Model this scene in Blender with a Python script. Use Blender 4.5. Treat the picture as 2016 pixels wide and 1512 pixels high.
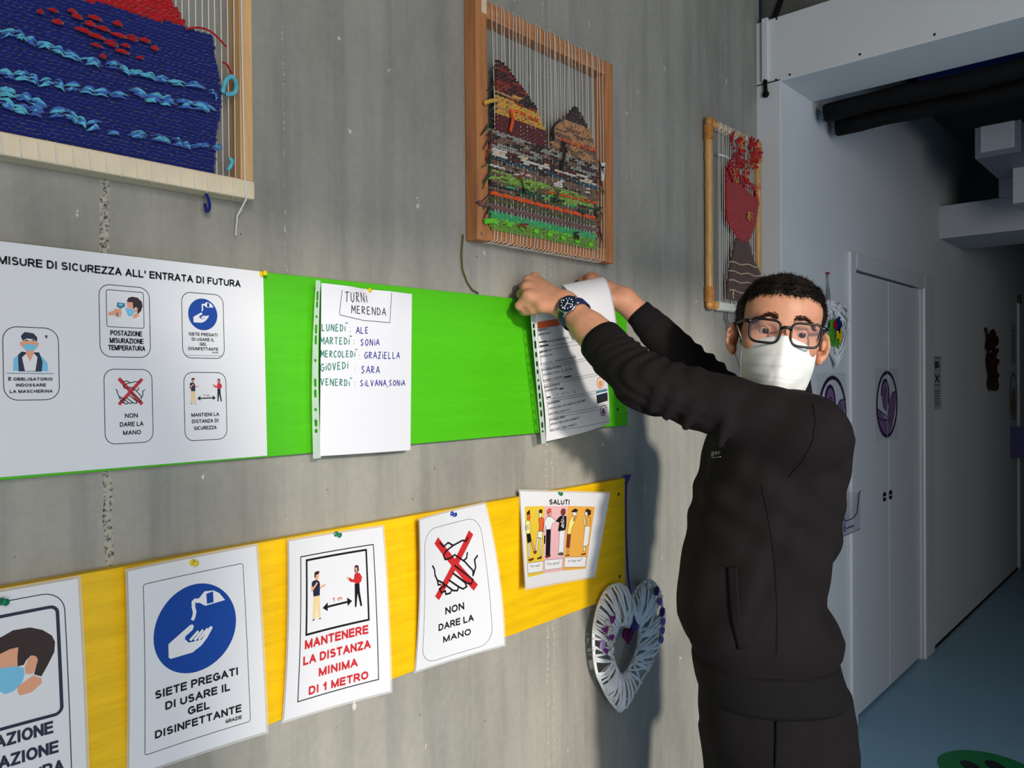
import bpy, bmesh, math, random
import numpy as np
from mathutils import Vector
from mathutils.geometry import tessellate_polygon

for o in list(bpy.data.objects):
    bpy.data.objects.remove(o)
SC = bpy.context.scene
COL = SC.collection
R = random.Random(7)

# ---------------------------------------------------------------- camera
CAM = np.array([0.0, -1.2, 1.431])
FW = np.array([0.74337007, 0.66883998, -0.00735012])
RT = np.array([0.66879887, -0.74340615, -0.00744098])
UP = np.array([0.0104408948, -0.000615648087, 0.999945302])
FPX = 1553.95
cam_data = bpy.data.cameras.new('camera')
cam = bpy.data.objects.new('camera', cam_data)
COL.objects.link(cam)
cam_data.sensor_fit = 'HORIZONTAL'
cam_data.sensor_width = 36.0
cam_data.lens = FPX / 2016 * 36.0
cam_data.clip_start = 0.02
from mathutils import Matrix
cam.matrix_world = Matrix(((RT[0], UP[0], -FW[0], CAM[0]), (RT[1], UP[1], -FW[1], CAM[1]),
                           (RT[2], UP[2], -FW[2], CAM[2]), (0, 0, 0, 1)))
SC.camera = cam

# ---------------------------------------------------------------- light and exposure
SC.view_settings.view_transform = 'Standard'
SC.view_settings.look = 'None'
SC.view_settings.gamma = 1.0
SC.view_settings.use_curve_mapping = False
SC.view_settings.exposure = -0.27
world = bpy.data.worlds.new('world')
SC.world = world
world.use_nodes = True
world.node_tree.nodes['Background'].inputs[0].default_value = (0.42, 0.62, 1.0, 1)
world.node_tree.nodes['Background'].inputs[1].default_value = 0.075

SUN_DIR = np.array([0.53, 1.0, -0.24])          # low sun through the shaped opening of the unseen wall
sd = bpy.data.lights.new('sun', 'SUN')
sd.energy = 3.3
sd.angle = math.radians(3.5)
sd.color = (1.0, 0.93, 0.84)
sun = bpy.data.objects.new('sun', sd)
COL.objects.link(sun)
sun.rotation_euler = Vector(SUN_DIR).to_track_quat('-Z', 'Y').to_euler()
sun.location = (-3, -6, 3)


def area_light(name, loc, aim, sx, sy, energy, color):
    d = bpy.data.lights.new(name, 'AREA')
    d.shape = 'RECTANGLE'
    d.size, d.size_y, d.energy, d.color = sx, sy, energy, color
    o = bpy.data.objects.new(name, d)
    COL.objects.link(o)
    o.location = loc
    o.rotation_euler = (Vector(aim) - Vector(loc)).to_track_quat('-Z', 'Y').to_euler()


# daylight of the window side behind the camera
area_light('daylight', (-0.4, -3.1, 1.7), (0.7, 0.0, 1.7), 1.3, 2.2, 80, (1.0, 0.98, 0.95))
# bluish sky light as an added lamp before closed wall, falling towards the corridor
area_light('sky_light', (1.9, -3.05, 1.3), (3.2, 0.0, 0.9), 0.9, 1.7, 14, (0.46, 0.69, 1.0))


# ---------------------------------------------------------------- points of the place
def ray(px, py):
    return FW + RT * ((px - 1008) / FPX) - UP * ((py - 756) / FPX)


def wp(px, py, off=0.0):
    """point on the plane y = -off"""
    d = ray(px, py)
    return CAM + d * ((-off - CAM[1]) / d[1])


def xp(px, py, x):
    d = ray(px, py)
    return CAM + d * ((x - CAM[0]) / d[0])


def zp(px, py, z):
    d = ray(px, py)
    return CAM + d * ((z - CAM[2]) / d[2])


def ap(px, py, t):
    return CAM + ray(px, py) * t


def proj(p):
    d = np.array(p, float) - CAM
    z = d @ FW
    return np.array([1008 + FPX * (d @ RT) / z, 756 - FPX * (d @ UP) / z])


# ---------------------------------------------------------------- materials
def lin(c):
    return tuple(((v / 255.0) / 12.92 if v / 255.0 <= 0.04045 else ((v / 255.0 + 0.055) / 1.055) ** 2.4) for v in c)


class N:
    """small node helper"""
    def __init__(s, name):
        s.m = bpy.data.materials.new(name)
        s.m.use_nodes = True
        s.t = s.m.node_tree
        s.b = s.t.nodes['Principled BSDF']

    def n(s, typ, **kw):
        nd = s.t.nodes.new(typ)
        for k, v in kw.items():
            setattr(nd, k, v)
        return nd

    def set(s, nd, i, v):
        if hasattr(v, 'is_linked'):
            s.t.links.new(v, nd.inputs[i])
        else:
            nd.inputs[i].default_value = v

    def math(s, op, a, b=0.0, clamp=False):
        nd = s.n('ShaderNodeMath', operation=op)
        nd.use_clamp = clamp
        s.set(nd, 0, a)
        s.set(nd, 1, b)
        return nd.outputs[0]

    def mapping(s, scale, loc=(0, 0, 0)):
        tc = s.n('ShaderNodeTexCoord')
        mp = s.n('ShaderNodeMapping')
        s.t.links.new(tc.outputs['Object'], mp.inputs[0])
        mp.inputs['Scale'].default_value = scale
        mp.inputs['Location'].default_value = loc
        return mp.outputs[0]

    def noise(s, vec, scale, detail=4, rough=0.55):
        nd = s.n('ShaderNodeTexNoise')
        s.t.links.new(vec, nd.inputs['Vector'])
        nd.inputs['Scale'].default_value = scale
        nd.inputs['Detail'].default_value = detail
        nd.inputs['Roughness'].default_value = rough
        return nd.outputs['Fac']

    def ramp(s, fac, stops):
        nd = s.n('ShaderNodeValToRGB')
        s.t.links.new(fac, nd.inputs[0])
        el = nd.color_ramp.elements
        while len(el) < len(stops):
            el.new(0.5)
        for e, (p, c) in zip(el, stops):
            e.position = p
            e.color = (c[0], c[1], c[2], 1)
        return nd.outputs[0]

    def mix(s, fac, a, b, mode='MIX'):
        nd = s.n('ShaderNodeMix', data_type='RGBA', blend_type=mode)
        s.set(nd, 0, fac)
        for i, v in ((6, a), (7, b)):
            if hasattr(v, 'is_linked'):
                s.t.links.new(v, nd.inputs[i])
            else:
                nd.inputs[i].default_value = (v[0], v[1], v[2], 1)
        return nd.outputs[2]

    def color(s, c):
        if hasattr(c, 'is_linked'):
            s.t.links.new(c, s.b.inputs['Base Color'])
        else:
            s.b.inputs['Base Color'].default_value = (c[0], c[1], c[2], 1)

    def bump(s, h, strength=0.3, dist=0.002):
        nd = s.n('ShaderNodeBump')
        nd.inputs['Strength'].default_value = strength
        nd.inputs['Distance'].default_value = dist
        s.t.links.new(h, nd.inputs['Height'])
        s.t.links.new(nd.outputs[0], s.b.inputs['Normal'])


def mat(name, rgb, rough=0.6, spec=0.5, var=0.0, vscale=20, vstretch=(1, 1, 1), bump=0.0, bscale=200, metal=0.0,
        alpha=1.0, sheen=0.0, sss=0.0):
    """procedural principled material; rgb in 0..255 screen values of the bare material"""
    k = N(name)
    c = lin(rgb)
    k.b.inputs['Roughness'].default_value = rough
    k.b.inputs['Specular IOR Level'].default_value = spec
    k.b.inputs['Metallic'].default_value = metal
    k.b.inputs['Alpha'].default_value = alpha
    if sheen:
        k.b.inputs['Sheen Weight'].default_value = sheen
    if var:
        f = k.noise(k.mapping(vstretch), vscale)
        lo = tuple(v * (1 - var) for v in c)
        hi = tuple(min(1, v * (1 + var)) for v in c)
        k.color(k.ramp(f, [(0.3, lo), (0.7, hi)]))
    else:
        k.color(c)
    if bump:
        k.bump(k.noise(k.mapping(vstretch), bscale), bump)
    if sss:
        k.b.inputs['Subsurface Weight'].default_value = sss
        k.b.inputs['Subsurface Radius'].default_value = (0.006, 0.002, 0.001)
    return k.m


def concrete(name, base=(158, 155, 146), seams=()):
    k = N(name)
    big = k.noise(k.mapping((1, 1, 0.45)), 2.3, 6, 0.6)
    streak = k.noise(k.mapping((9, 9, 0.5)), 2.0, 5, 0.6)
    fine = k.noise(k.mapping((1, 1, 1)), 60, 6, 0.7)
    b = lin(base)
    c1 = k.ramp(big, [(0.26, tuple(v * 0.60 for v in b)), (0.5, b), (0.72, tuple(v * 1.28 for v in b))])
    c2 = k.ramp(streak, [(0.28, (0.68, 0.69, 0.71)), (0.52, (1, 1, 1)), (0.75, (1.0, 0.99, 0.97))])
    c = k.mix(0.75, c1, c2, 'MULTIPLY')
    c3 = k.ramp(fine, [(0.3, (0.88, 0.88, 0.88)), (0.6, (1, 1, 1))])
    c = k.mix(0.8, c, c3, 'MULTIPLY')
    # air holes
    vo = k.n('ShaderNodeTexVoronoi', feature='F1')
    k.t.links.new(k.mapping((1, 1, 0.8)), vo.inputs['Vector'])
    vo.inputs['Scale'].default_value = 34
    msk = k.noise(k.mapping((1, 1, 1)), 5, 2)
    hole = k.math('MULTIPLY', k.math('LESS_THAN', vo.outputs['Distance'], 0.05), k.math('GREATER_THAN', msk, 0.56))
    c = k.mix(hole, c, tuple(v * 0.25 for v in b))
    v2 = k.n('ShaderNodeTexVoronoi', feature='F1')
    k.t.links.new(k.mapping((1, 1, 0.35), (3, 1, 2)), v2.inputs['Vector'])
    v2.inputs['Scale'].default_value = 20
    chip = k.math('MULTIPLY', k.math('LESS_THAN', v2.outputs['Distance'], 0.09), k.math('GREATER_THAN', fine, 0.55))
    c = k.mix(chip, c, tuple(min(1, v * 1.9) for v in b))
    # formwork joints
    tc = k.n('ShaderNodeTexCoord')
    sp = k.n('ShaderNodeSeparateXYZ')
    k.t.links.new(tc.outputs['Object'], sp.inputs[0])
    wob = k.math('MULTIPLY', k.math('SUBTRACT', k.noise(k.mapping((1, 1, 1)), 14, 4), 0.5), 0.016)
    xx = k.math('ADD', sp.outputs[0], wob)
    speck = k.noise(k.mapping((1, 1, 1)), 130, 4, 0.75)
    hmix = None
    for (sx, w, amt, tone) in seams:
        near = k.math('LESS_THAN', k.math('ABSOLUTE', k.math('SUBTRACT', xx, sx)), w)
        lightc = tuple(min(1, v * t) for v, t in zip(b, tone))
        sel = k.math('MULTIPLY', near, k.math('GREATER_THAN', speck, 0.59 - amt * 0.05))
        c = k.mix(sel, c, lightc)
        if amt > 1:
            dk = k.math('MULTIPLY', near, k.math('LESS_THAN', speck, 0.45))
            c = k.mix(dk, c, tuple(v * 0.22 for v in b))
    k.color(c)
    k.b.inputs['Roughness'].default_value = 0.75
    k.b.inputs['Specular IOR Level'].default_value = 0.25
    h = k.math('SUBTRACT', k.math('ADD', fine, k.math('MULTIPLY', streak, 0.5)), k.math('MULTIPLY', hole, 0.8))
    k.bump(h, 0.35, 0.003)
    return k.m


def wood(name, rgb, axis=0, dark=0.75, scale=1.0, rough=0.5, amount=1.0, knots=None, spec=0.4):
    """painted or bare wood: grain stretched along axis"""
    k = N(name)
    c = lin(rgb)
    st = [22 * scale] * 3
    st[axis] = 1.6 * scale
    g = k.noise(k.mapping(tuple(st)), 3.0, 7, 0.62)
    f = k.noise(k.mapping(tuple(v * 4 for v in st)), 4.0, 3, 0.6)
    lo = tuple(v * (1 - (1 - dark) * amount) for v in c)
    col = k.ramp(g, [(0.35, lo), (0.52, c), (0.68, tuple(min(1, v * (1 + 0.12 * amount)) for v in c))])
    col = k.mix(0.5 * amount, col, k.ramp(f, [(0.35, (0.82, 0.82, 0.82)), (0.55, (1, 1, 1))]), 'MULTIPLY')
    if knots:
        vo = k.n('ShaderNodeTexVoronoi', feature='F1')
        s2 = [1.0, 1.0, 1.0]
        s2[axis] = 0.6
        k.t.links.new(k.mapping(tuple(s2)), vo.inputs['Vector'])
        vo.inputs['Scale'].default_value = 5.5
        kn = k.ramp(vo.outputs['Distance'], [(0.02, (1, 1, 1)), (0.075, (0, 0, 0))])
        col = k.mix(k.math('MULTIPLY', kn, 0.45), col, knots)
    k.color(col)
    k.b.inputs['Roughness'].default_value = rough
    k.b.inputs['Specular IOR Level'].default_value = spec
    k.bump(k.math('ADD', g, k.math('MULTIPLY', f, 0.5)), 0.18, 0.002)
    return k.m


# ---------------------------------------------------------------- mesh builder
def unit(v):
    v = np.array(v, float)
    return v / (np.linalg.norm(v) + 1e-12)


class MB:
    def __init__(s):
        s.v, s.f, s.m, s.s = [], [], [], []

    def add(s, verts, faces, mi=0, smooth=False):
        b = len(s.v)
        s.v.extend([tuple(map(float, p)) for p in verts])
        for f in faces:
            s.f.append(tuple(int(i) + b for i in f))
            s.m.append(mi)
            s.s.append(smooth)

    def box(s, a, b, mi=0):
        x0, y0, z0 = np.minimum(a, b)
        x1, y1, z1 = np.maximum(a, b)
        V = [(x0, y0, z0), (x1, y0, z0), (x1, y1, z0), (x0, y1, z0), (x0, y0, z1), (x1, y0, z1), (x1, y1, z1), (x0, y1, z1)]
        s.add(V, [(3, 2, 1, 0), (4, 5, 6, 7), (0, 1, 5, 4), (1, 2, 6, 5), (2, 3, 7, 6), (3, 0, 4, 7)], mi)

    def bar(s, p, q, w, h, up=(0, 0, 1), mi=0):
        """box along p-q, w across, h along up"""
        p, q = np.array(p, float), np.array(q, float)
        d = unit(q - p)
        a = unit(np.cross(d, up)) * w / 2
        u = unit(np.cross(a, d)) * h / 2
        V = [p - a - u, p + a - u, p + a + u, p - a + u, q - a - u, q + a - u, q + a + u, q - a + u]
        s.add(V, [(0, 1, 2, 3), (7, 6, 5, 4), (0, 4, 5, 1), (1, 5, 6, 2), (2, 6, 7, 3), (3, 7, 4, 0)], mi)

    def tube(s, pts, r, n=8, mi=0, closed=False, caps=True, flat=None, up=None):
        P = np.array(pts, float)
        m = len(P)
        rr = np.full(m, r, float) if np.isscalar(r) else np.array(r, float)
        if closed:
            T = np.roll(P, -1, 0) - np.roll(P, 1, 0)
        else:
            T = np.gradient(P, axis=0)
        T /= np.linalg.norm(T, axis=1)[:, None] + 1e-12
        a = np.array(up, float) if up is not None else (np.array([0, 0, 1.]) if abs(T[0][2]) < 0.9 else np.array([1., 0, 0]))
        V = []
        A = unit(np.cross(np.cross(T[0], a), T[0]))
        for i in range(m):
            if up is not None:
                A = unit(a - T[i] * (a @ T[i]))
            else:
                A = unit(A - T[i] * (A @ T[i]))
            B = np.cross(T[i], A)
            for k in range(n):
                t = 2 * math.pi * k / n
                V.append(P[i] + rr[i] * (math.cos(t) * A * (flat if flat else 1) + math.sin(t) * B))
        F = []
        for i in range(m if closed else m - 1):
            j = (i + 1) % m
            for k in range(n):
                l = (k + 1) % n
                F.append((i * n + k, i * n + l, j * n + l, j * n + k))
        if caps and not closed:
            F.append(tuple(range(n))[::-1])
            F.append(tuple((m - 1) * n + k for k in range(n)))
        s.add(V, F, mi, True)

    def lathe(s, prof, c, axis, n=16, mi=0):
        """prof: list of (dist along axis, radius)"""
        ax = unit(axis)
        c = np.array(c, float)
        pts = [c + ax * h for h, _ in prof]
        a = unit(np.cross(ax, (0.3, 0.2, 0.9)))
        b = np.cross(ax, a)
        V = []
        for (h, r), p in zip(prof, pts):
            for k in range(n):
                t = 2 * math.pi * k / n
                V.append(p + max(r, 1e-5) * (math.cos(t) * a + math.sin(t) * b))
        F = []
        for i in range(len(prof) - 1):
            for k in range(n):
                l = (k + 1) % n
                F.append((i * n + k, i * n + l, (i + 1) * n + l, (i + 1) * n + k))
        F.append(tuple(range(n))[::-1])
        F.append(tuple((len(prof) - 1) * n + k for k in range(n)))
        s.add(V, F, mi, True)

    def ball(s, c, r, n=12, mi=0, axes=None):
        r = np.array([r] * 3 if np.isscalar(r) else r, float)
        A = np.eye(3) if axes is None else np.array(axes, float)
        c = np.array(c, float)
        V, F = [], []
        m = n // 2
        for i in range(m + 1):
            th = math.pi * i / m
            for k in range(n):
                t = 2 * math.pi * k / n
                q = np.array([math.sin(th) * math.cos(t), math.sin(th) * math.sin(t), math.cos(th)]) * r
                V.append(c + q @ A)
        for i in range(m):
            for k in range(n):
                l = (k + 1) % n
                F.append((i * n + k, (i + 1) * n + k, (i + 1) * n + l, i * n + l))
        s.add(V, F, mi, True)

    def grid(s, fn, nu, nv, mi=0, smooth=True):
        V = [fn(i / nu, j / nv) for j in range(nv + 1) for i in range(nu + 1)]
        F = [(j * (nu + 1) + i, j * (nu + 1) + i + 1, (j + 1) * (nu + 1) + i + 1, (j + 1) * (nu + 1) + i)
             for j in range(nv) for i in range(nu)]
        s.add(V, F, mi, smooth)

    def prism(s, poly, o, ax, ay, az, th, mi=0):
        """2D polygon placed at origin o with axes, thickness th along az"""
        o, ax, ay, az = [np.array(q, float) for q in (o, ax, ay, az)]
        n = len(poly)
        P0 = [o + ax * x + ay * y for x, y in poly]
        P1 = [p + az * th for p in P0]
        tri = tessellate_polygon([[Vector((x, y, 0)) for x, y in poly]])
        F = [tuple(t) for t in tri] + [tuple(i + n for i in t[::-1]) for t in tri]
        F += [(i, (i + 1) % n, (i + 1) % n + n, i + n) for i in range(n)]
        s.add(P0 + P1, F, mi)

    def build(s, name, mats, parent=None, bevel=0.0, fixn=False, solid=0.0, subsurf=0):
        me = bpy.data.meshes.new(name)
        off = np.zeros(3)
        p = parent
        while p is not None:
            off += np.array(p.location)
            p = p.parent
        V = np.array(s.v, float) - off
        me.from_pydata(V.tolist(), [], s.f)
        mats = mats if isinstance(mats, (list, tuple)) else [mats]
        for m in mats:
            me.materials.append(m)
        me.polygons.foreach_set('material_index', s.m)
        me.polygons.foreach_set('use_smooth', s.s)
        me.update()
        if fixn:
            bm = bmesh.new()
            bm.from_mesh(me)
            bmesh.ops.recalc_face_normals(bm, faces=bm.faces)
            bm.to_mesh(me)
            bm.free()
        o = bpy.data.objects.new(name, me)
        COL.objects.link(o)
        if parent is not None:
            o.parent = parent
        if solid:
            md = o.modifiers.new('solid', 'SOLIDIFY')
            md.thickness = solid
            md.offset = 0
        if bevel:
            md = o.modifiers.new('bevel', 'BEVEL')
            md.width = bevel
            md.segments = 2
            md.limit_method = 'ANGLE'
            md.angle_limit = math.radians(50)
        if subsurf:
            md = o.modifiers.new('sub', 'SUBSURF')
            md.levels = md.render_levels = subsurf
        return o


def thing(name, label, cat, loc, group=None):
    o = bpy.data.objects.new(name, None)
    o.empty_display_size = 0.05
    COL.objects.link(o)
    o.location = tuple(map(float, loc))
    return tag(o, label, cat, group)


def tag(o, label, cat, group=None):
    o['label'] = label
    o['category'] = cat
    if group:
        o['group'] = group
    return o


def struct(o):
    o['kind'] = 'structure'
    return o


def copy_tree(o, parent=None):
    c = o.copy()
    COL.objects.link(c)
    if parent is not None:
        c.parent = parent
    for ch in list(o.children):
        copy_tree(ch, c)
    return c


# ---------------------------------------------------------------- the setting
SEAM1 = wp(213, 1000)[0]
SEAM2 = wp(1074, 700)[0]
SEAM3 = wp(1082, 1100)[0]
M_CONC = concrete('concrete', seams=[(SEAM1, 0.0065, 1.6, (1.28, 1.22, 1.1)), (SEAM2, 0.004, 1.0, (1.5, 1.48, 1.4)),
                                     (SEAM3 + 0.012, 0.004, 1.0, (1.4, 1.38, 1.3)), (0.14, 0.004, 0.6, (1.3, 1.3, 1.25)),
                                     (wp(560, 400)[0], 0.002, 0.6, (1.3, 1.3, 1.25)), (1.93, 0.003, 0.7, (1.3, 1.3, 1.25))])
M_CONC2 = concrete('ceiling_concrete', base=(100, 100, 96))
M_WHITE = mat('white_wall_paint', (216, 218, 220), 0.7, 0.3, var=0.03, vscale=3, bump=0.12, bscale=90)
M_WOODW = mat('white_gloss_paint', (216, 218, 221), 0.35, 0.4, var=0.015, vscale=4)
M_BLACK = mat('black_matt', (9, 9, 10), 0.8, 0.2, var=0.2, vscale=60, bump=0.3, bscale=120)
M_DARK = mat('dark_ceiling_paint', (24, 25, 28), 0.9, 0.1, var=0.2, vscale=4)
M_GREYP = mat('darker_duct_grey', (186, 190, 198), 0.7, 0.3, var=0.04, vscale=4)  # grey set darker than the white walls on bulkhead, collar and box panel
M_DARKW = mat('low_bounce_wall_dark', (70, 82, 104), 0.8, 0.2, var=0.05, vscale=3)  # unseen wall darkened to cut light bounced into the corridor
M_NAVY = mat('navy_panel_paint', (26, 52, 130), 0.7, 0.3, var=0.1, vscale=5)
M_FLOOR = mat('blue_grey_linoleum', (138, 178, 202), 0.38, 0.4, var=0.08, vscale=90, bump=0.05, bscale=40)

E_OFF = 0.0852          # how far the corridor wall stands proud of the concrete wall
X_P = 2.615             # front of the white portal
X_R = 2.898             # back of the portal beam
Z_S = 2.434             # soffit of the portal beam
Z_B = 2.655             # top of the portal beam

b = MB(); b.box((-1.6, 0.0, -0.02), (X_P + 0.02, 0.22, 3.3)); struct(b.build('wall_back', M_CONC))
b = MB(); b.box((-4.5, -7.5, -0.12), (9.2, 0.22, 0.0)); struct(b.build('floor', M_FLOOR))
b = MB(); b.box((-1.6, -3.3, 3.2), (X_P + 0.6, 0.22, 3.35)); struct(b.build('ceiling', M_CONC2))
# corridor
b = MB(); b.box((X_P, -E_OFF, 0.0), (X_R, 0.2, Z_S + 0.01)); struct(b.build('trim_1', M_WHITE, bevel=0.003))
b = MB(); b.box((X_P, -3.2, Z_S), (X_R, 0.2, Z_B)); struct(b.build('trim_2', M_WHITE, bevel=0.003))
b = MB()
DX0, DX1, DZ1 = 3.335, 4.318, 1.860
b.box((X_R, -E_OFF + 0.006, 0.0), (DX0 - 0.012, 0.2, 3.0)); b.box((DX1 + 0.012, -E_OFF + 0.006, 0.0), (6.88, 0.2, 3.0))
b.box((DX0 - 0.012, -E_OFF + 0.006, DZ1 + 0.012), (DX1 + 0.012, 0.2, 3.0)); b.box((6.88, -E_OFF + 0.006, 1.95), (7.9, 0.2, 3.0))
b.box((7.9, -E_OFF + 0.006, 0.0), (9.0, 0.2, 3.0)); struct(b.build('wall_corridor', M_WHITE))
b = MB(); b.box((X_R, -2.7, 0.0), (9.0, -2.5, 3.0)); b.box((X_P, -3.2, 0.0), (X_R, -1.9, Z_S)); struct(b.build('wall_right', M_DARKW))
b = MB(); b.box((9.0, -2.7, 0.0), (9.2, 0.2, 3.0)); struct(b.build('wall_end', M_WHITE))
b = MB(); b.box((X_R - 0.02, -2.7, 2.98), (9.2, 0.2, 3.1)); struct(b.build('ceiling_corridor', M_DARK))
# concrete recess above the portal beam with its dark joint
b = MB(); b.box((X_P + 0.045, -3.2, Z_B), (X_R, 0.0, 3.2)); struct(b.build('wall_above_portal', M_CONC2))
b = MB(); b.tube([(X_P + 0.012, -0.01, Z_B + 0.004), (X_P + 0.03, -0.05, Z_B + 0.006), (X_P + 0.04, -0.085, 2.76), (X_P + 0.04, -0.13, 2.80), (X_P + 0.04, -1.2, 2.80)], 0.009, 8)
struct(b.build('trim_joint', M_BLACK))
# unseen wall added to shape the sun patch; slanted edge shades its lower left
WX0, WX1, WZ1, WY = -1.72, 0.62, 2.44, -3.2
b = MB()
b.box((-4.5, WY - 0.15, 0.0), (WX0 - 0.45, WY, 3.2)); b.box((WX1, WY - 0.15, 0.0), (X_R, WY, 3.2))
b.box((WX0 - 0.45, WY - 0.15, WZ1), (WX1, WY, 3.2))
b.prism([(WX0 - .45, 0), (-1.12, 0), (-1.10, 1.85), (-1.08, 2.02), (-1.10, 2.16), (-1.18, 2.32), (-1.26, 2.44), (WX0 - .45, 2.44)], (0, WY, 0), (1, 0, 0), (0, 0, 1), (0, -1, 0), .15)  # edge curved to cast the camera holder's shadow
struct(b.build('wall_sun_mask', M_WHITE))
# ---------------------------------------------------------------- printed sheets
_TXT = {}


def _arc(cx, cy, rx, ry, a0, a1, n=10):
    return [(cx + rx * math.cos(math.radians(a0 + (a1 - a0) * k / n)), cy + ry * math.sin(math.radians(a0 + (a1 - a0) * k / n))) for k in range(n + 1)]


# sans-serif capitals as centre lines: width, strokes
CAPS = {
    'A': (.92, [[(0, 0), (.5, 1)], [(.5, 1), (1, 0)], [(.2, .33), (.8, .33)]]),
    'B': (.78, [[(0, 0), (0, 1)], [(0, 1), (.5, 1)] + _arc(.55, .77, .4, .23, 90, -90) + [(0, .54)], [(0, .54), (.55, .54)] + _arc(.58, .27, .42, .27, 90, -90) + [(0, 0)]]),
    'C': (.9, [_arc(.5, .5, .5, .5, 40, 320, 16)]),
    'D': (.86, [[(0, 0), (0, 1)], [(0, 1), (.45, 1)] + _arc(.45, .5, .55, .5, 90, -90, 12) + [(0, 0)]]),
    'E': (.76, [[(0, 0), (0, 1)], [(0, 1), (1, 1)], [(0, .53), (.92, .53)], [(0, 0), (1, 0)]]),
    'F': (.7, [[(0, 0), (0, 1)], [(0, 1), (1, 1)], [(0, .5), (.85, .5)]]),
    'G': (.94, [_arc(.5, .5, .5, .5, 42, 350, 18), [(1.0, .42), (1.0, .12)], [(.58, .47), (1.0, .47)]]),
    'H': (.84, [[(0, 0), (0, 1)], [(1, 0), (1, 1)], [(0, .53), (1, .53)]]),
    'I': (.24, [[(.5, 0), (.5, 1)]]),
    'L': (.68, [[(0, 1), (0, 0)], [(0, 0), (1, 0)]]),
    'M': (1.0, [[(0, 0), (0, 1)], [(0, 1), (.5, 0)], [(.5, 0), (1, 1)], [(1, 1), (1, 0)]]),
    'N': (.84, [[(0, 0), (0, 1)], [(0, 1), (1, 0)], [(1, 0), (1, 1)]]),
    'O': (.96, [_arc(.5, .5, .5, .5, 0, 360, 22)]),
    'P': (.78, [[(0, 0), (0, 1)], [(0, 1), (.5, 1)] + _arc(.58, .72, .42, .28, 90, -90) + [(0, .44)]]),
    'Q': (.96, [_arc(.5, .5, .5, .5, 0, 360, 22), [(.6, .25), (1, -.05)]]),
    'R': (.84, [[(0, 0), (0, 1)], [(0, 1), (.5, 1)] + _arc(.56, .73, .40, .27, 90, -90) + [(0, .46)], [(.5, .46), (1, 0)]]),
    'S': (.78, [_arc(.5, .75, .46, .25, 25, 230, 10) + _arc(.5, .26, .5, .26, 70, -155, 12)]),
    'T': (.78, [[(0, 1), (1, 1)], [(.5, 1), (.5, 0)]]),
    'U': (.84, [[(0, 1), (0, .4)] + _arc(.5, .36, .5, .36, 180, 360, 12) + [(1, 1)]]),
    'V': (.88, [[(0, 1), (.5, 0)], [(.5, 0), (1, 1)]]),
    'W': (1.2, [[(0, 1), (.25, 0)], [(.25, 0), (.5, 1)], [(.5, 1), (.75, 0)], [(.75, 0), (1, 1)]]),
    'Z': (.78, [[(0, 1), (1, 1)], [(1, 1), (0, 0)], [(0, 0), (1, 0)]]),
    'X': (.84, [[(0, 0), (1, 1)], [(0, 1), (1, 0)]]),
    '1': (.5, [[(.75, 0), (.75, 1)], [(.75, 1), (.1, .72)]]),
    '2': (.7, [_arc(.5, .7, .45, .3, 170, -30, 10) + [(0, 0)], [(0, 0), (1, 0)]]),
    'm': (.9, [[(0, 0), (0, .7)], [(0, .5)] + _arc(.24, .46, .24, .24, 170, 0, 7) + [(.48, 0)], [(.48, .46)] + _arc(.74, .46, .26, .24, 170, 0, 7) + [(1, 0)]]),
    "'": (.2, [[(.7, 1), (.4, .72)]]), ',': (.2, [[(.6, .08), (.3, -.18)]]), '.': (.2, [[(.5, 0), (.5, .06)]]), ':': (.25, [[(.5, .05), (.5, .14)], [(.5, .6), (.5, .69)]]),
    '-': (.4, [[(0, .4), (1, .4)]]),
}
CAPS['È'] = (CAPS['E'][0], CAPS['E'][1] + [[(.25, 1.32), (.6, 1.16)]])


def text_mesh(s, bold=0.0):
    """glyph outlines of a line of text, unit capital height, starting at x = 0"""
    key = (s, bold)
    if key not in _TXT:
        cu = bpy.data.curves.new('lettering', 'FONT')
        cu.body = s
        cu.size = 1.0
        cu.resolution_u = 3
        cu.offset = bold
        ob = bpy.data.objects.new('lettering', cu)
        COL.objects.link(ob)
        dg = bpy.context.evaluated_depsgraph_get()
        me = bpy.data.meshes.new_from_object(ob.evaluated_get(dg))
        V = np.array([v.co[:2] for v in me.vertices]) if len(me.vertices) else np.zeros((1, 2))
        F = [tuple(p.vertices) for p in me.polygons]
        bpy.data.objects.remove(ob)
        bpy.data.curves.remove(cu)
        bpy.data.meshes.remove(me)
        V = V / 0.729
        V[:, 0] -= V[:, 0].min()
        _TXT[key] = (V, F)
    return _TXT[key]


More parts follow.
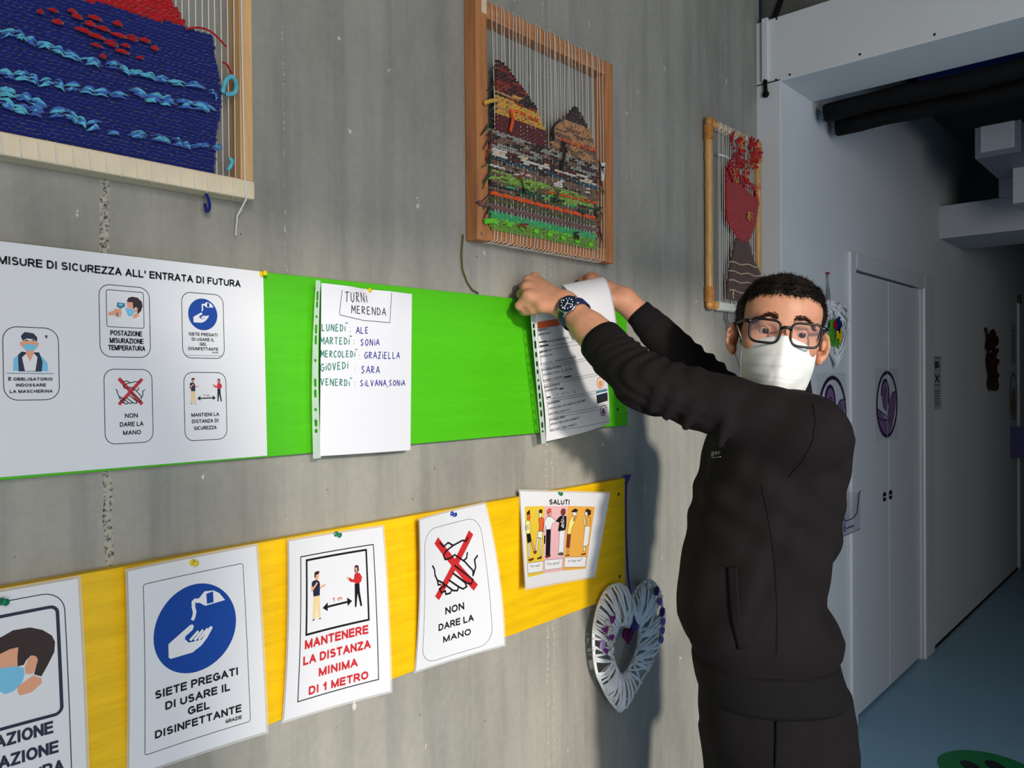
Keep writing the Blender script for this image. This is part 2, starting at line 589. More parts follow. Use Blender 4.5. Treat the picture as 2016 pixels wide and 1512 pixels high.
STROKES = {
    'A': [[(0, 0), (.45, 1), (.85, 0)], [(.2, .38), (.7, .36)]],
    'C': [[(.75, .85), (.45, 1), (.1, .65), (.12, .25), (.4, 0), (.75, .12)]],
    'D': [[(.1, 0), (.1, 1)], [(0, .98), (.55, .85), (.75, .5), (.5, .1), (.02, 0)]],
    'E': [[(.65, 1), (.1, .97), (.1, 0), (.7, .03)], [(.1, .5), (.55, .52)]],
    'G': [[(.75, .85), (.45, 1), (.08, .6), (.12, .2), (.45, 0), (.78, .2), (.78, .45), (.45, .45)]],
    'I': [[(.15, 0), (.15, .72)], [(.13, .95), (.19, 1.0)]],
    'L': [[(.1, 1), (.1, 0), (.65, .02)]],
    'M': [[(.05, 0), (.1, 1), (.42, .35), (.78, 1), (.85, 0)]],
    'N': [[(.05, 0), (.08, 1), (.72, 0), (.75, 1)]],
    'O': [[(.4, 1), (.08, .7), (.1, .25), (.4, 0), (.72, .3), (.7, .75), (.4, 1)]],
    'R': [[(.1, 0), (.1, 1), (.55, .92), (.6, .65), (.1, .5), (.7, 0)]],
    'S': [[(.65, .9), (.35, 1), (.1, .78), (.35, .52), (.62, .3), (.4, 0), (.05, .12)]],
    'T': [[(0, .98), (.75, 1)], [(.36, 1), (.33, 0)]],
    'U': [[(.08, 1), (.1, .2), (.38, 0), (.65, .2), (.68, 1)]],
    'V': [[(.05, 1), (.36, 0), (.72, 1)]],
    'Z': [[(.1, .95), (.65, 1), (.12, 0), (.7, .04)], [(.2, .5), (.6, .5)]],
    ',': [[(.15, .05), (.05, -.35)]],
    ':': [[(.1, .12), (.13, .18)], [(.1, .68), (.13, .74)]],
    'F': [[(.65, 1), (.1, .97), (.1, 0)], [(.1, .5), (.55, .52)]],
    '`': [[(-.15, 1.28), (.35, 1.22)]],
}


class Sheet:
    """a printed sheet: paper plus ink in one mesh, bent in space"""
    def __init__(s, corners, W, H, bulge=None, nu=18, nv=24):
        s.c = [np.array(c, float) for c in corners]      # TL TR BR BL
        s.W, s.H, s.bulge = W, H, bulge
        n = np.cross(s.c[1] - s.c[0], s.c[3] - s.c[0])
        s.nrm = unit(n)
        if s.nrm[1] > 0:
            s.nrm = -s.nrm
        s.mb = MB()
        s.mats = []
        s.nu, s.nv = nu, nv
        # homography photo -> sheet
        P = [proj(c) for c in s.c]
        Q = [(0, 0), (W, 0), (W, H), (0, H)]
        A, bb = [], []
        for (x, y), (u, v) in zip(P, Q):
            A.append([x, y, 1, 0, 0, 0, -u * x, -u * y]); bb.append(u)
            A.append([0, 0, 0, x, y, 1, -v * x, -v * y]); bb.append(v)
        s.h = np.append(np.linalg.solve(np.array(A), np.array(bb)), 1).reshape(3, 3)
        s.conv = lambda p: p

    def zoom(s, x0, y0, sc):
        s.conv = lambda p: (p[0] / sc + x0, p[1] / sc + y0)
        return s

    def uv(s, p):
        x, y = s.conv(p)
        q = s.h @ np.array([x, y, 1.0])
        return q[:2] / q[2]

    def at(s, u, v, lift=0.0):
        a, c = u / s.W, v / s.H
        p = (s.c[0] * (1 - a) + s.c[1] * a) * (1 - c) + (s.c[3] * (1 - a) + s.c[2] * a) * c
        d = lift
        if s.bulge:
            d += s.bulge(a, c)
        return p + s.nrm * d

    def mi(s, m):
        if m not in s.mats:
            s.mats.append(m)
        return s.mats.index(m)

    def paper(s, m, margin=0.0, mm=None):
        s.mb.grid(lambda a, c: s.at(a * s.W, c * s.H), s.nu, s.nv, s.mi(m))
        s.mb.grid(lambda a, c: s.at((1 - a) * s.W, c * s.H, -0.0006), s.nu, s.nv, s.mi(m))
        if margin:
            W, H, g = s.W, s.H, margin
            for (u0, v0, u1, v1) in ((-g, -g, W + g, 0), (-g, H, W + g, H + g), (-g, 0, 0, H), (W, 0, W + g, H)):
                s.mb.grid(lambda a, c: s.at(u0 + (u1 - u0) * a, v0 + (v1 - v0) * c), 16 if u1 - u0 > .05 else 1, 20 if v1 - v0 > .05 else 1, s.mi(mm))

    def tris(s, V, F, m, layer=1, maxlen=0.012):
        """flat sheet-space triangles, refined until they follow the bend"""
        bm = bmesh.new()
        vs = [bm.verts.new((p[0], p[1], 0)) for p in V]
        for f in F:
            try:
                bm.faces.new([vs[i] for i in f])
            except ValueError:
                pass
        bmesh.ops.triangulate(bm, faces=bm.faces[:])
        if maxlen:
            for _ in range(6):
                es = [e for e in bm.edges if e.calc_length() > maxlen]
                if not es:
                    break
                bmesh.ops.subdivide_edges(bm, edges=es, cuts=1)
                bmesh.ops.triangulate(bm, faces=[f for f in bm.faces if len(f.verts) > 3])
        bm.verts.index_update()
        W = [s.at(v.co.x, v.co.y, 0.00022 * layer) for v in bm.verts]
        FF = [tuple(v.index for v in f.verts) for f in bm.faces]
        bm.free()
        s.mb.add(W, FF, s.mi(m))

    # --- sheet coordinates (metres from the upper left corner)
    def spoly(s, pts, m, layer=1, maxlen=0.012):
        t = tessellate_polygon([[Vector((p[0], p[1], 0)) for p in pts]])
        s.tris(pts, t, m, layer, maxlen)

    def sstroke(s, pts, w, m, layer=2, closed=False):
        P = [np.array(p, float) for p in pts]
        if not closed and len(P) > 2:       # mitre sharp corners by overlapping two strokes
            for i in range(1, len(P) - 1):
                if unit(P[i] - P[i - 1]) @ unit(P[i + 1] - P[i]) < .55:
                    e0, e1 = unit(P[i] - P[i - 1]) * w * .4, unit(P[i] - P[i + 1]) * w * .4
                    s.sstroke(P[:i] + [P[i] + e0], w, m, layer)
                    s.sstroke([P[i] + e1] + P[i + 1:], w, m, layer)
                    return
        Q = []
        k = len(P)
        for i in range(k if closed else k - 1):
            a, c = P[i], P[(i + 1) % k]
            n = max(1, int(np.linalg.norm(c - a) / 0.01))
            Q += [a + (c - a) * j / n for j in range(n)]
        if not closed:
            Q.append(P[-1])
        k = len(Q)
        V = []
        for i in range(k):
            a = Q[(i - 1) % k] if (closed or i > 0) else Q[i]
            c = Q[(i + 1) % k] if (closed or i < k - 1) else Q[i]
            d = unit(c - a)
            n = np.array([-d[1], d[0]]) * w / 2
            d2 = unit(Q[i] - a) if np.linalg.norm(Q[i] - a) > 1e-9 else d
            f = 1.0 / max(0.6, abs(d @ d2))
            V += [Q[i] + n * f, Q[i] - n * f]
        F = [(2 * i, 2 * i + 1, 2 * ((i + 1) % k) + 1, 2 * ((i + 1) % k)) for i in range(k if closed else k - 1)]
        s.mb.add([s.at(p[0], p[1], 0.00022 * layer) for p in V], F, s.mi(m))

    def rrect_pts(s, u0, v0, u1, v1, r):
        out = []
        for cx, cy, a0 in ((u1 - r, v0 + r, -90), (u1 - r, v1 - r, 0), (u0 + r, v1 - r, 90), (u0 + r, v0 + r, 180)):
            for k in range(7):
                t = math.radians(a0 + 15 * k)
                out.append((cx + r * math.cos(t), cy + r * math.sin(t)))
        return out

    def stext(s, txt, u0, v0, u1, cap, m, bold=0.0, layer=3, slant=0.0):
        """fit text between u0 and u1 on baseline v0"""
        if all(ch == ' ' or ch in CAPS for ch in txt):
            t = .150 + bold * 3.0
            gap = .13
            tot = sum(.44 if ch == ' ' else CAPS[ch][0] + t * .4 + gap for ch in txt) - gap
            k = (u1 - u0) / tot
            x = 0.0
            for ch in txt:
                if ch == ' ':
                    x += .44
                    continue
                w, st = CAPS[ch]
                w += t * .4
                for q in st:
                    P = [(u0 + (x + (t * .5 + gx * (w - t) if w > t * 1.2 else w / 2)) * k, v0 - (t / 2 + gy * (1 - t)) * cap) for gx, gy in q]
                    if len(q) == 2:      # square ends on straight strokes
                        a, c = np.array(P[0]), np.array(P[1])
                        d = unit(c - a) * t * cap * .42
                        P = [a - d, c + d]
                    s.sstroke(P, t * cap, m, layer)
                x += w + gap
            return
        V, F = text_mesh(txt, 0.0)
        w = V[:, 0].max()
        k = (u1 - u0) / w
        s.tris([(u0 + x * k + slant * y * cap, v0 - y * cap) for x, y in V], F, m, layer, 0)

    # --- photo coordinates
    def poly(s, pts, m, layer=1):
        s.spoly([s.uv(p) for p in pts], m, layer)

    def stroke(s, pts, w, m, layer=2, closed=False):
        s.sstroke([s.uv(p) for p in pts], w, m, layer, closed)

    def rrect(s, tl, br, r, w, m, layer=2):
        a, c = s.uv(tl), s.uv(br)
        if r:
            s.sstroke(s.rrect_pts(a[0], a[1], c[0], c[1], r), w, m, layer, True)
        else:
            s.sstroke([(a[0], a[1]), (c[0], a[1]), (c[0], c[1]), (a[0], c[1])], w, m, layer, True)

    def text(s, txt, p0, p1, cap, m, bold=0.0, layer=3):
        a, c = s.uv(p0), s.uv(p1)
        e = s.uv((p0[0] * .5 + p1[0] * .5, p0[1] * .5 + p1[1] * .5 - cap))
        vm = (a[1] + c[1]) / 2
        s.stext(txt, a[0], vm, c[0], vm - e[1], m, bold, layer)

    def hand(s, txt, p0, p1, cap, w, m, jit=0.05):
        """handwriting between two photo points"""
        a, c = s.uv(p0), s.uv(p1)
        e = s.uv((p0[0] * .5 + p1[0] * .5, p0[1] * .5 + p1[1] * .5 - cap))
        h = (a[1] + c[1]) / 2 - e[1]
        adv = {'I': .42, ':': .5, ',': .5, ' ': .6, '`': 0.0}
        tot = sum(adv.get(ch, 1.0) for ch in txt)
        x = 0.0
        for ch in txt:
            k = adv.get(ch, 1.0)
            for st in STROKES.get(ch, []):
                pts = []
                for (gx, gy) in st:
                    t = (x + gx * (0.92 if k == 1 else 1)) / tot
                    base = a + (c - a) * t
                    pts.append((base[0] + R.uniform(-jit, jit) * h * .5, base[1] - gy * h + R.uniform(-jit, jit) * h * .5))
                s.sstroke(pts, w, m, 3)
            x += k

    def build(s, name, parent=None):
        return s.mb.build(name, s.mats, parent)


class Art:
    """drawing recorded in photo coordinates of a reference sheet; redrawn at any place and size"""
    def __init__(s, ref, items, o, d):
        """o, d: two photo points of the reference sheet that define the box"""
        s.items, s.ref = items, ref
        s.o, s.d = ref.uv(o), ref.uv(d)
        s.conv = ref.conv
        P = [ref.uv(p) for it in items for p in (it.get('poly') or it.get('line') or [])]
        if d != (1, 1):
            s.o, s.d = np.min(P, 0), np.max(P, 0)

    def draw(s, sh, o, d, layer=2, minw=0.0006):
        """o, d given in sheet coordinates"""
        s.ref.conv = s.conv
        kx, ky = (d[0] - o[0]) / (s.d[0] - s.o[0]), (d[1] - o[1]) / (s.d[1] - s.o[1])
        f = lambda p: ((s.ref.uv(p) - s.o) * (kx, ky) + o)
        for i, it in enumerate(s.items):
            L = layer + it.get('z', 0) + i * 0.04
            if 'poly' in it:
                sh.spoly([f(p) for p in it['poly']], it['m'], L)
            elif 'line' in it:
                sh.sstroke([f(p) for p in it['line']], max(minw, it['w'] * (kx + ky) / 2), it['m'], L, it.get('closed', False))
            elif 'ell' in it:
                cx, cy, rx, ry = it['ell']
                sh.spoly([f((cx + rx * math.cos(t), cy + ry * math.sin(t))) for t in np.linspace(0, 2 * math.pi, 49)[:-1]], it['m'], L)


def shot(rgb, name, rough=0.35):
    return mat(name, rgb, rough, 0.4)


M_PAPER = mat('glossy_white_paper', (222, 222, 225), 0.32, 0.45, var=0.01, vscale=6)
M_PLAIN = mat('plain_white_paper', (220, 220, 225), 0.55, 0.35, var=0.01, vscale=8)
M_FILM = mat('laminate_film', (225, 226, 228), 0.2, 0.5, alpha=0.45)
M_SLEEVE = mat('punched_clear_plastic', (215, 228, 220), 0.2, 0.5, alpha=0.62)
I_BLK = shot((24, 24, 28), 'ink_black'); I_GRY = shot((80, 80, 90), 'ink_grey'); I_RED = shot((196, 44, 46), 'ink_red')
I_BLU = shot((22, 66, 150), 'ink_sign_blue'); I_SKIN = shot((226, 160, 125), 'ink_skin'); I_HAIR = shot((52, 34, 32), 'ink_brown')
I_SKY = shot((120, 190, 222), 'ink_light_blue'); I_NAVY = shot((34, 42, 62), 'ink_navy'); I_BEIGE = shot((226, 200, 150), 'ink_beige')
I_WHT = shot((224, 224, 227), 'ink_white'); I_TEAL = shot((62, 128, 150), 'ink_teal'); I_ORG = shot((222, 96, 52), 'ink_orange')
I_PEN = shot((58, 58, 66), 'pen_dark'); I_PENG = shot((40, 120, 100), 'pen_green'); I_PENB = shot((52, 52, 140), 'pen_blue')
I_YEL = shot((222, 190, 60), 'ink_mustard'); I_PNK = shot((226, 176, 180), 'ink_pink'); I_AMB = shot((226, 166, 70), 'ink_amber')
I_LYEL = shot((236, 222, 130), 'ink_pale_yellow'); I_BRN = shot((120, 56, 40), 'ink_dark_brown'); I_PUR = shot((130, 98, 144), 'ink_purple')
I_DPUR = shot((56, 32, 70), 'ink_dark_purple')

# --- the two painted boards
M_GREEN = wood('green_painted_wood', (76, 182, 18), 0, 0.93, 1.0, 0.45, 0.5, knots=lin((60, 140, 20)))
M_YELLOW = wood('yellow_painted_wood', (238, 190, 8), 0, 0.86, 1.0, 0.45, 0.8, knots=lin((170, 120, 20)))
M_SCREW = mat('dark_screw_hole', (20, 16, 14), 0.6)


def board(name, label, x0, x1, z0, z1, m, holes):
    mb = MB()
    mb.box((x0, -0.02, z0), (x1, -0.0005, z1))
    o = mb.build(name, m, bevel=0.0015)
    tag(o, label, 'board')
    for (px, py) in holes:
        p = wp(px, py, 0.02)
        s = MB()
        s.lathe([(-0.004, 0.004), (0.0004, 0.0042), (0.0008, 0.003), (0.0006, 0.0)], (p[0], -0.02, p[2]), (0, -1, 0), 10)
        s.build('screw', M_SCREW, o)
    return o


board('notice_board', 'long bright green painted wooden board fixed to the concrete wall', -0.55, 1.772, 1.303, 1.610, M_GREEN, [(1216, 806)])
board('notice_board', 'long yellow painted wooden board below the green one', -0.55, 1.757, 0.857, 1.163, M_YELLOW, [(1218, 973), (1220, 1135)])


# --- gel sheet (reference for the hand pictogram)
def sheet_from(px, offs, W, H, **k):
    return Sheet([wp(p[0], p[1], o) for p, o in zip(px, offs)], W, H, **k)


def bend(amp_l=0.0, amp_r=0.0, mid=0.0):
    return lambda a, c: (amp_l * (1 - a) ** 2 + amp_r * a ** 2) * 4 * c * (1 - c) + mid * 4 * a * (1 - a)


sg = sheet_from([(252, 1125), (504, 1075), (524, 1440), (254, 1529)], (.0431, .0225, .0371, .0235), .210, .297, bulge=bend(.004, .002, -.003))
sg.paper(M_PAPER, 0.004, M_FILM)
sg.zoom(0, 1050, 3.2722)
GEL = [dict(poly=[(1272, 408), (1310, 363), (1368, 357), (1405, 372), (1443, 415), (1315, 452), (1275, 432)], m=I_WHT, z=1),
       dict(poly=[(1321, 378), (1365, 362), (1368, 430), (1325, 440)], m=I_BLU, z=2),
       dict(poly=[(1253, 410), (1276, 405), (1279, 432), (1257, 436)], m=I_WHT, z=1),
       dict(line=[(1256, 412), (1238, 428), (1238, 460), (1246, 490), (1240, 520), (1230, 541)], w=.0055, m=I_WHT, z=1),
       dict(poly=[(1075, 690), (1110, 660), (1215, 572), (1232, 567), (1240, 580), (1232, 602), (1185, 642), (1182, 660), (1208, 682), (1290, 664), (1340, 585), (1355, 577), (1362, 590), (1325, 655), (1290, 700), (1232, 745), (1090, 783), (1077, 775)], m=I_WHT, z=1),
       dict(line=[(1216, 668), (1270, 610)], w=.0042, m=I_WHT, z=1), dict(line=[(1244, 668), (1300, 602)], w=.0042, m=I_WHT, z=1),
       dict(line=[(1272, 664), (1330, 594)], w=.0042, m=I_WHT, z=1)]
L_, R_ = sg.uv((980, 645)), sg.uv((1515, 540))
GC, GR = (L_ + R_) / 2, (R_[0] - L_[0]) / 2


def gel_art(sh, c, r, layer=1):
    sh.spoly([(c[0] + r * math.cos(t), c[1] + r * math.sin(t)) for t in np.linspace(0, 2 * math.pi, 65)[:-1]], I_BLU, layer)
    a = Art(sg, GEL, (0, 0), (1, 1))
    a.conv = lambda p: (p[0] / 3.2722, p[1] / 3.2722 + 1050)
    a.o, a.d = GC - GR, GC + GR
    a.draw(sh, (c[0] - r, c[1] - r), (c[0] + r, c[1] + r), layer + 1, 0.0004)


gel_art(sg, GC, GR)
sg.zoom(0, 1050, 3.2722)
for t, p, q, cap in (('SIETE PREGATI', (990, 1040), (1530, 897), 54), ('DI USARE IL', (1058, 1115), (1478, 1000), 54), ('GEL', (1205, 1155), (1347, 1120), 54),
                     ('DISINFETTANTE', (993, 1312), (1553, 1140), 54), ('GRAZIE', (1450, 1218), (1555, 1190), 25)):
    sg.text(t, p, q, cap, I_BLK, 0.024)
sg.rrect((918, 322), (1611, 1206), 0.004, 0.0009, I_BLK)
tag(sg.build('safety_notice'), 'laminated notice with blue circle and hand under gel bottle, on yellow board', 'sign', 'laminated notices along the yellow board')

# --- distance sheet
sd_ = sheet_from([(569, 1066), (753, 1037.8), (768.8, 1360), (559, 1419.5)], (.0433, .0225, .0492, .033), .210, .297, bulge=bend(.006, .003, -.004))
sd_.paper(M_PAPER, 0.004, M_FILM)
sd_.zoom(530, 980, 3.2875)
COUPLE = [dict(poly=[(290, 465), (316, 460), (317, 488), (308, 510), (292, 508)], m=I_SKIN),
          dict(poly=[(287, 492), (288, 462), (304, 454), (321, 453), (317, 470), (298, 475), (295, 492)], m=I_HAIR, z=1),
          dict(poly=[(270, 520), (282, 510), (303, 506), (318, 514), (324, 530), (322, 600), (280, 607), (276, 560), (268, 545)], m=I_NAVY),
          dict(line=[(272, 545), (270, 570), (306, 522)], w=.0034, m=I_SKIN, z=1), dict(line=[(322, 556), (345, 542), (360, 534)], w=.003, m=I_SKIN, z=1),
          dict(poly=[(279, 607), (322, 601), (327, 738), (309, 742), (301, 640), (297, 746), (273, 750)], m=I_BEIGE),
          dict(poly=[(265, 762), (283, 745), (287, 753)], m=I_BLK, z=1), dict(poly=[(307, 752), (328, 740), (330, 747)], m=I_BLK, z=1),
          dict(poly=[(550, 424), (562, 416), (575, 420), (578, 450), (566, 462), (550, 460)], m=I_HAIR), dict(poly=[(552, 432), (566, 430), (567, 452), (558, 462)], m=I_SKIN, z=1),
          dict(poly=[(550, 470), (562, 462), (582, 464), (597, 488), (592, 515), (575, 530), (550, 527), (545, 500)], m=I_RED),
          dict(line=[(552, 512), (530, 512), (512, 498)], w=.005, m=I_RED), dict(line=[(514, 500), (498, 492)], w=.003, m=I_SKIN, z=1),
          dict(poly=[(550, 530), (580, 526), (583, 580), (598, 668), (587, 672), (568, 590), (561, 676), (551, 676)], m=I_BLK),
          dict(line=[(372, 673), (505, 643)], w=.0036, m=I_BLK), dict(poly=[(340, 680), (374, 644), (374, 700)], m=I_BLK), dict(poly=[(533, 637), (500, 616), (505, 670)], m=I_BLK)]
A_COUPLE = Art(sd_, COUPLE, (250, 405), (620, 770))
A_COUPLE.draw(sd_, A_COUPLE.o, A_COUPLE.d)
sd_.zoom(530, 980, 3.2875)
sd_.text('1 m', (405, 645), (468, 634), 29, I_RED, 0.0)
sd_.rrect((200, 370), (707, 1166), 0, 0.0018, I_BLK)
sd_.rrect((238, 390), (640, 758), 0, 0.0036, I_BLK)
for t, p, q in (('MANTENERE', (222, 945), (638, 848)), ('LA DISTANZA', (212, 1052), (653, 948)), ('MINIMA', (318, 1137), (572, 1070)), ('DI 1 METRO', (253, 1262), (642, 1163))):
    sd_.text(t, p, q, 60, I_RED, 0.028)
tag(sd_.build('safety_notice'), 'laminated notice with red capitals and two people a metre apart, on yellow board', 'sign', 'laminated notices along the yellow board')

# --- no handshake sheet
sn = sheet_from([(826.6, 1024), (955, 992), (992.4, 1269), (819, 1321)], (.0541, .0225, .0633, .026), .210, .297, bulge=bend(.006, .010, -.004))
sn.paper(M_PAPER, 0.004, M_FILM)
sn.zoom(530, 980, 3.2875)
W_ = .0036
SHAKE = [dict(line=[(1075, 240), (1318, 512)], w=.016, m=I_RED), dict(line=[(1295, 190), (1075, 575)], w=.015, m=I_RED)] + [
    dict(line=l, w=W_, m=I_BLK, z=1) for l in (
        [(1095, 250), (1120, 272), (1150, 250), (1182, 264), (1240, 235), (1262, 238), (1275, 215)],
        [(1182, 264), (1135, 295), (1118, 318), (1128, 342), (1160, 335), (1190, 315), (1250, 352), (1300, 405), (1300, 440)],
        [(1330, 313), (1310, 340), (1316, 385), (1300, 435)], [(1268, 298), (1262, 332), (1240, 350)],
        [(1045, 375), (1058, 395), (1062, 430), (1078, 465), (1082, 490), (1100, 488)],
        [(1078, 462), (1115, 480), (1122, 500), (1090, 515), (1105, 540), (1128, 530), (1132, 552), (1160, 545), (1172, 520)],
        [(1118, 485), (1180, 530), (1205, 530), (1212, 505), (1150, 462)], [(1150, 462), (1215, 508), (1240, 520), (1262, 505), (1252, 480), (1175, 420)],
        [(1175, 420), (1262, 482), (1290, 488), (1300, 462), (1262, 430), (1185, 374)])]
A_SHAKE = Art(sn, SHAKE, (1040, 190), (1330, 580))
A_SHAKE.draw(sn, A_SHAKE.o, A_SHAKE.d)
sn.zoom(530, 980, 3.2875)
sn.rrect((1000, 195), (1444, 935), 0.032, 0.0008, I_BLK)
for t, p, q in (('NON', (1130, 690), (1250, 660)), ('DARE LA', (1088, 803), (1312, 750)), ('MANO', (1120, 900), (1300, 855))):
    sn.text(t, p, q, 52, I_BLK, 0.02)
tag(sn.build('safety_notice'), 'laminated notice with crossed-out handshake curling off the yellow board', 'sign', 'laminated notices along the yellow board')

# --- temperature sheet, cut by the left edge of the photo
tr = wp(152.8, 1139.2, .03)
st_ = Sheet([tr + (-.212, -.004, .0), tr, tr + (.006, -.008, -.297), tr + (-.206, .002, -.297)], .210, .297, bulge=bend(.0, .004, -.003))
st_.paper(M_PAPER, 0.004, M_FILM)
st_.zoom(0, 1050, 3.2722)
for pts, m, z in (([(-70, 760), (-40, 690), (20, 660), (80, 625), (190, 605), (270, 620), (330, 655), (350, 695), (345, 760), (300, 850), (262, 918), (215, 905), (235, 830), (225, 790), (195, 785), (165, 815), (150, 845), (110, 855), (108, 790), (115, 735), (60, 745), (0, 775), (-60, 800)], I_HAIR, 1),
                  ([(-60, 800), (0, 775), (60, 745), (115, 732), (108, 795), (110, 856), (60, 862), (-50, 875)], I_SKIN, 1.5),
                  ([(230, 790), (240, 812), (220, 880), (200, 905), (160, 900), (155, 860), (180, 800), (205, 783)], I_SKIN, 2),
                  ([(-50, 870), (0, 868), (60, 858), (110, 855), (150, 865), (155, 915), (135, 960), (90, 1010), (30, 1035), (-20, 1010)], I_SKY, 2),
                  ([(110, 985), (150, 955), (210, 912), (262, 930), (265, 960), (200, 1020), (125, 1043), (108, 1015)], I_SKIN, 1.5)):
    st_.poly(pts, m, z)
st_.stroke([(150, 915), (180, 912), (212, 905)], .003, I_WHT, 3)
a = st_.uv((420, 640)); c = st_.uv((150, 418)); e = st_.uv((372, 640)); g = st_.uv((300, 478)); h = st_.uv((200, 1205))
st_.sstroke(st_.rrect_pts(.210 - a[0], c[1], a[0], .288, .026), .0012, I_BLK, 2, True)
st_.sstroke(st_.rrect_pts(.210 - e[0], g[1], e[0], h[1], .009), .0042, I_NAVY, 3, True)
for t, p, q in (('POSTAZIONE', (-330, 1432), (340, 1323)), ('MISURAZIONE', (-360, 1580), (375, 1455)), ('TEMPERATURA', (-390, 1720), (412, 1590))):
    st_.text(t, p, q, 82, I_NAVY, 0.02)
tag(st_.build('safety_notice'), 'laminated temperature notice with masked head drawing at far left of yellow board', 'sign', 'laminated notices along the yellow board')

# --- greetings sheet
ss = Sheet([wp(1024, 967, .022), wp(1200, 972, .0549), wp(1170.8, 1134.8, .0262), wp(1035.4, 1158.8, .0572)], .297, .210, bulge=lambda a, c: .004 * math.sin(math.pi * a) * (1 - c) - .006 * math.sin(math.pi * a) * c)
ss.paper(M_PAPER, 0.004, M_FILM)
ss.zoom(1020, 980, 8.4)
for pts, m in (([(118, 220), (452, 205), (440, 1300), (165, 1360)], I_YEL), ([(452, 205), (840, 195), (768, 1245), (440, 1300)], I_PNK), ([(840, 195), (1272, 200), (1130, 1205), (768, 1245)], I_AMB)):
    ss.poly(pts, m, 1)
for pts in ([(162, 1170), (435, 1130), (430, 1270), (168, 1312)], [(460, 1115), (765, 1080), (750, 1210), (460, 1255)], [(795, 1062), (1138, 1038), (1118, 1180), (790, 1200)]):
    ss.poly(pts, I_WHT, 2)
    ss.stroke(pts, .0008, I_GRY, 3, True)
for t, p, q in (('"Con i piedi"', (205, 1232), (383, 1200)), ('"Con i gomiti"', (495, 1188), (718, 1150)), ('"Il Thai wai"', (845, 1135), (1065, 1100))):
    ss.text(t, p, q, 34, I_BLK)
ss.text('SALUTI', (530, 182), (862, 165), 108, I_BLK, 0.024)
PP = [([(150, 350), (200, 285), (205, 350), (160, 390)], I_HAIR), ([(160, 375), (205, 360), (210, 440), (195, 490), (165, 480)], I_ORG),
      ([(130, 510), (165, 480), (210, 500), (212, 720), (150, 725), (128, 650)], I_LYEL), ([(150, 725), (212, 715), (232, 835), (195, 860), (165, 870)], I_BLK),
      ([(175, 870), (198, 865), (205, 1085), (180, 1090)], I_WHT), ([(215, 850), (240, 840), (300, 985), (275, 1000)], I_SKIN), ([(175, 1120), (270, 1090), (268, 1115), (190, 1145)], I_BRN),
      ([(128, 580), (180, 570), (185, 640), (140, 660)], I_WHT), ([(145, 600), (165, 595), (165, 625), (148, 630)], I_BLK), ([(265, 1000), (320, 985), (315, 1025), (275, 1030)], I_BRN),
      ([(358, 300), (385, 270), (412, 285), (408, 345), (360, 340)], I_HAIR), ([(362, 340), (408, 335), (404, 400), (385, 445), (365, 420)], I_WHT),
      ([(350, 450), (400, 425), (440, 445), (440, 560), (425, 670), (360, 670), (365, 560)], I_ORG), ([(345, 672), (420, 672), (415, 790), (335, 775)], I_WHT),
      ([(330, 780), (360, 785), (322, 1000), (300, 985)], I_WHT), ([(385, 790), (412, 790), (408, 1075), (390, 1080)], I_WHT), ([(330, 1095), (408, 1060), (410, 1090), (335, 1110)], I_BRN),
      ([(490, 300), (520, 255), (562, 262), (555, 310), (500, 370)], I_ORG), ([(505, 340), (560, 305), (566, 360), (545, 400), (510, 390)], I_SKIN),
      ([(470, 450), (510, 400), (560, 410), (640, 480), (580, 540), (555, 635), (485, 640), (470, 560), (445, 690), (430, 690), (450, 520)], I_WHT),
      ([(485, 642), (557, 640), (548, 1040), (478, 1050)], I_BLK), ([(465, 1065), (555, 1030), (560, 1055), (490, 1085)], I_BRN), ([(448, 745), (470, 735), (465, 870), (450, 875)], I_BLK),
      ([(720, 300), (745, 250), (795, 260), (795, 345), (760, 385), (725, 360)], I_BRN), ([(705, 400), (740, 385), (812, 395), (808, 560), (795, 640), (700, 660), (680, 655), (700, 510), (640, 490)], I_BLK),
      ([(735, 390), (775, 390), (780, 600), (725, 620)], I_WHT), ([(750, 395), (765, 395), (765, 560), (755, 560)], I_GRY), ([(712, 480), (748, 470), (745, 510), (712, 510)], I_SKIN),
      ([(705, 640), (790, 630), (770, 1000), (690, 1005)], I_WHT), ([(675, 1030), (720, 990), (770, 1000), (768, 1030)], I_GRY),
      ([(920, 270), (955, 245), (992, 270), (985, 320), (930, 310), (890, 310)], I_HAIR), ([(925, 310), (985, 305), (968, 370), (930, 380), (905, 360)], I_WHT),
      ([(860, 480), (905, 390), (930, 400), (920, 480), (960, 460), (900, 600), (885, 705), (828, 705)], I_LYEL), ([(925, 460), (965, 385), (972, 400), (945, 480)], I_SKIN),
      ([(828, 705), (885, 705), (868, 915), (815, 915)], I_BRN), ([(830, 915), (858, 915), (852, 1010), (832, 1015)], I_SKIN), ([(800, 1035), (870, 1018), (872, 1030), (810, 1040)], I_RED),
      ([(1110, 280), (1150, 245), (1205, 280), (1200, 350), (1160, 370), (1150, 310)], I_HAIR), ([(1105, 320), (1148, 300), (1155, 375), (1120, 370)], I_WHT),
      ([(1130, 440), (1160, 390), (1198, 420), (1190, 560), (1110, 560), (1150, 500)], I_AMB), ([(1080, 390), (1100, 375), (1115, 480), (1125, 560), (1105, 555)], I_WHT),
      ([(1110, 560), (1190, 560), (1160, 840), (1130, 890), (1080, 880)], I_WHT), ([(1090, 895), (1118, 895), (1110, 960), (1090, 965)], I_WHT), ([(1050, 1010), (1125, 985), (1125, 1000), (1060, 1018)], I_BRN)]
for pts, m in PP:
    ss.poly(pts, m, 2.2)
    ss.stroke(pts, .0009, I_BLK, 3, True)
tag(ss.build('greetings_notice'), 'landscape sheet with six drawn people greeting, at right end of yellow board', 'sign', 'laminated notices along the yellow board')

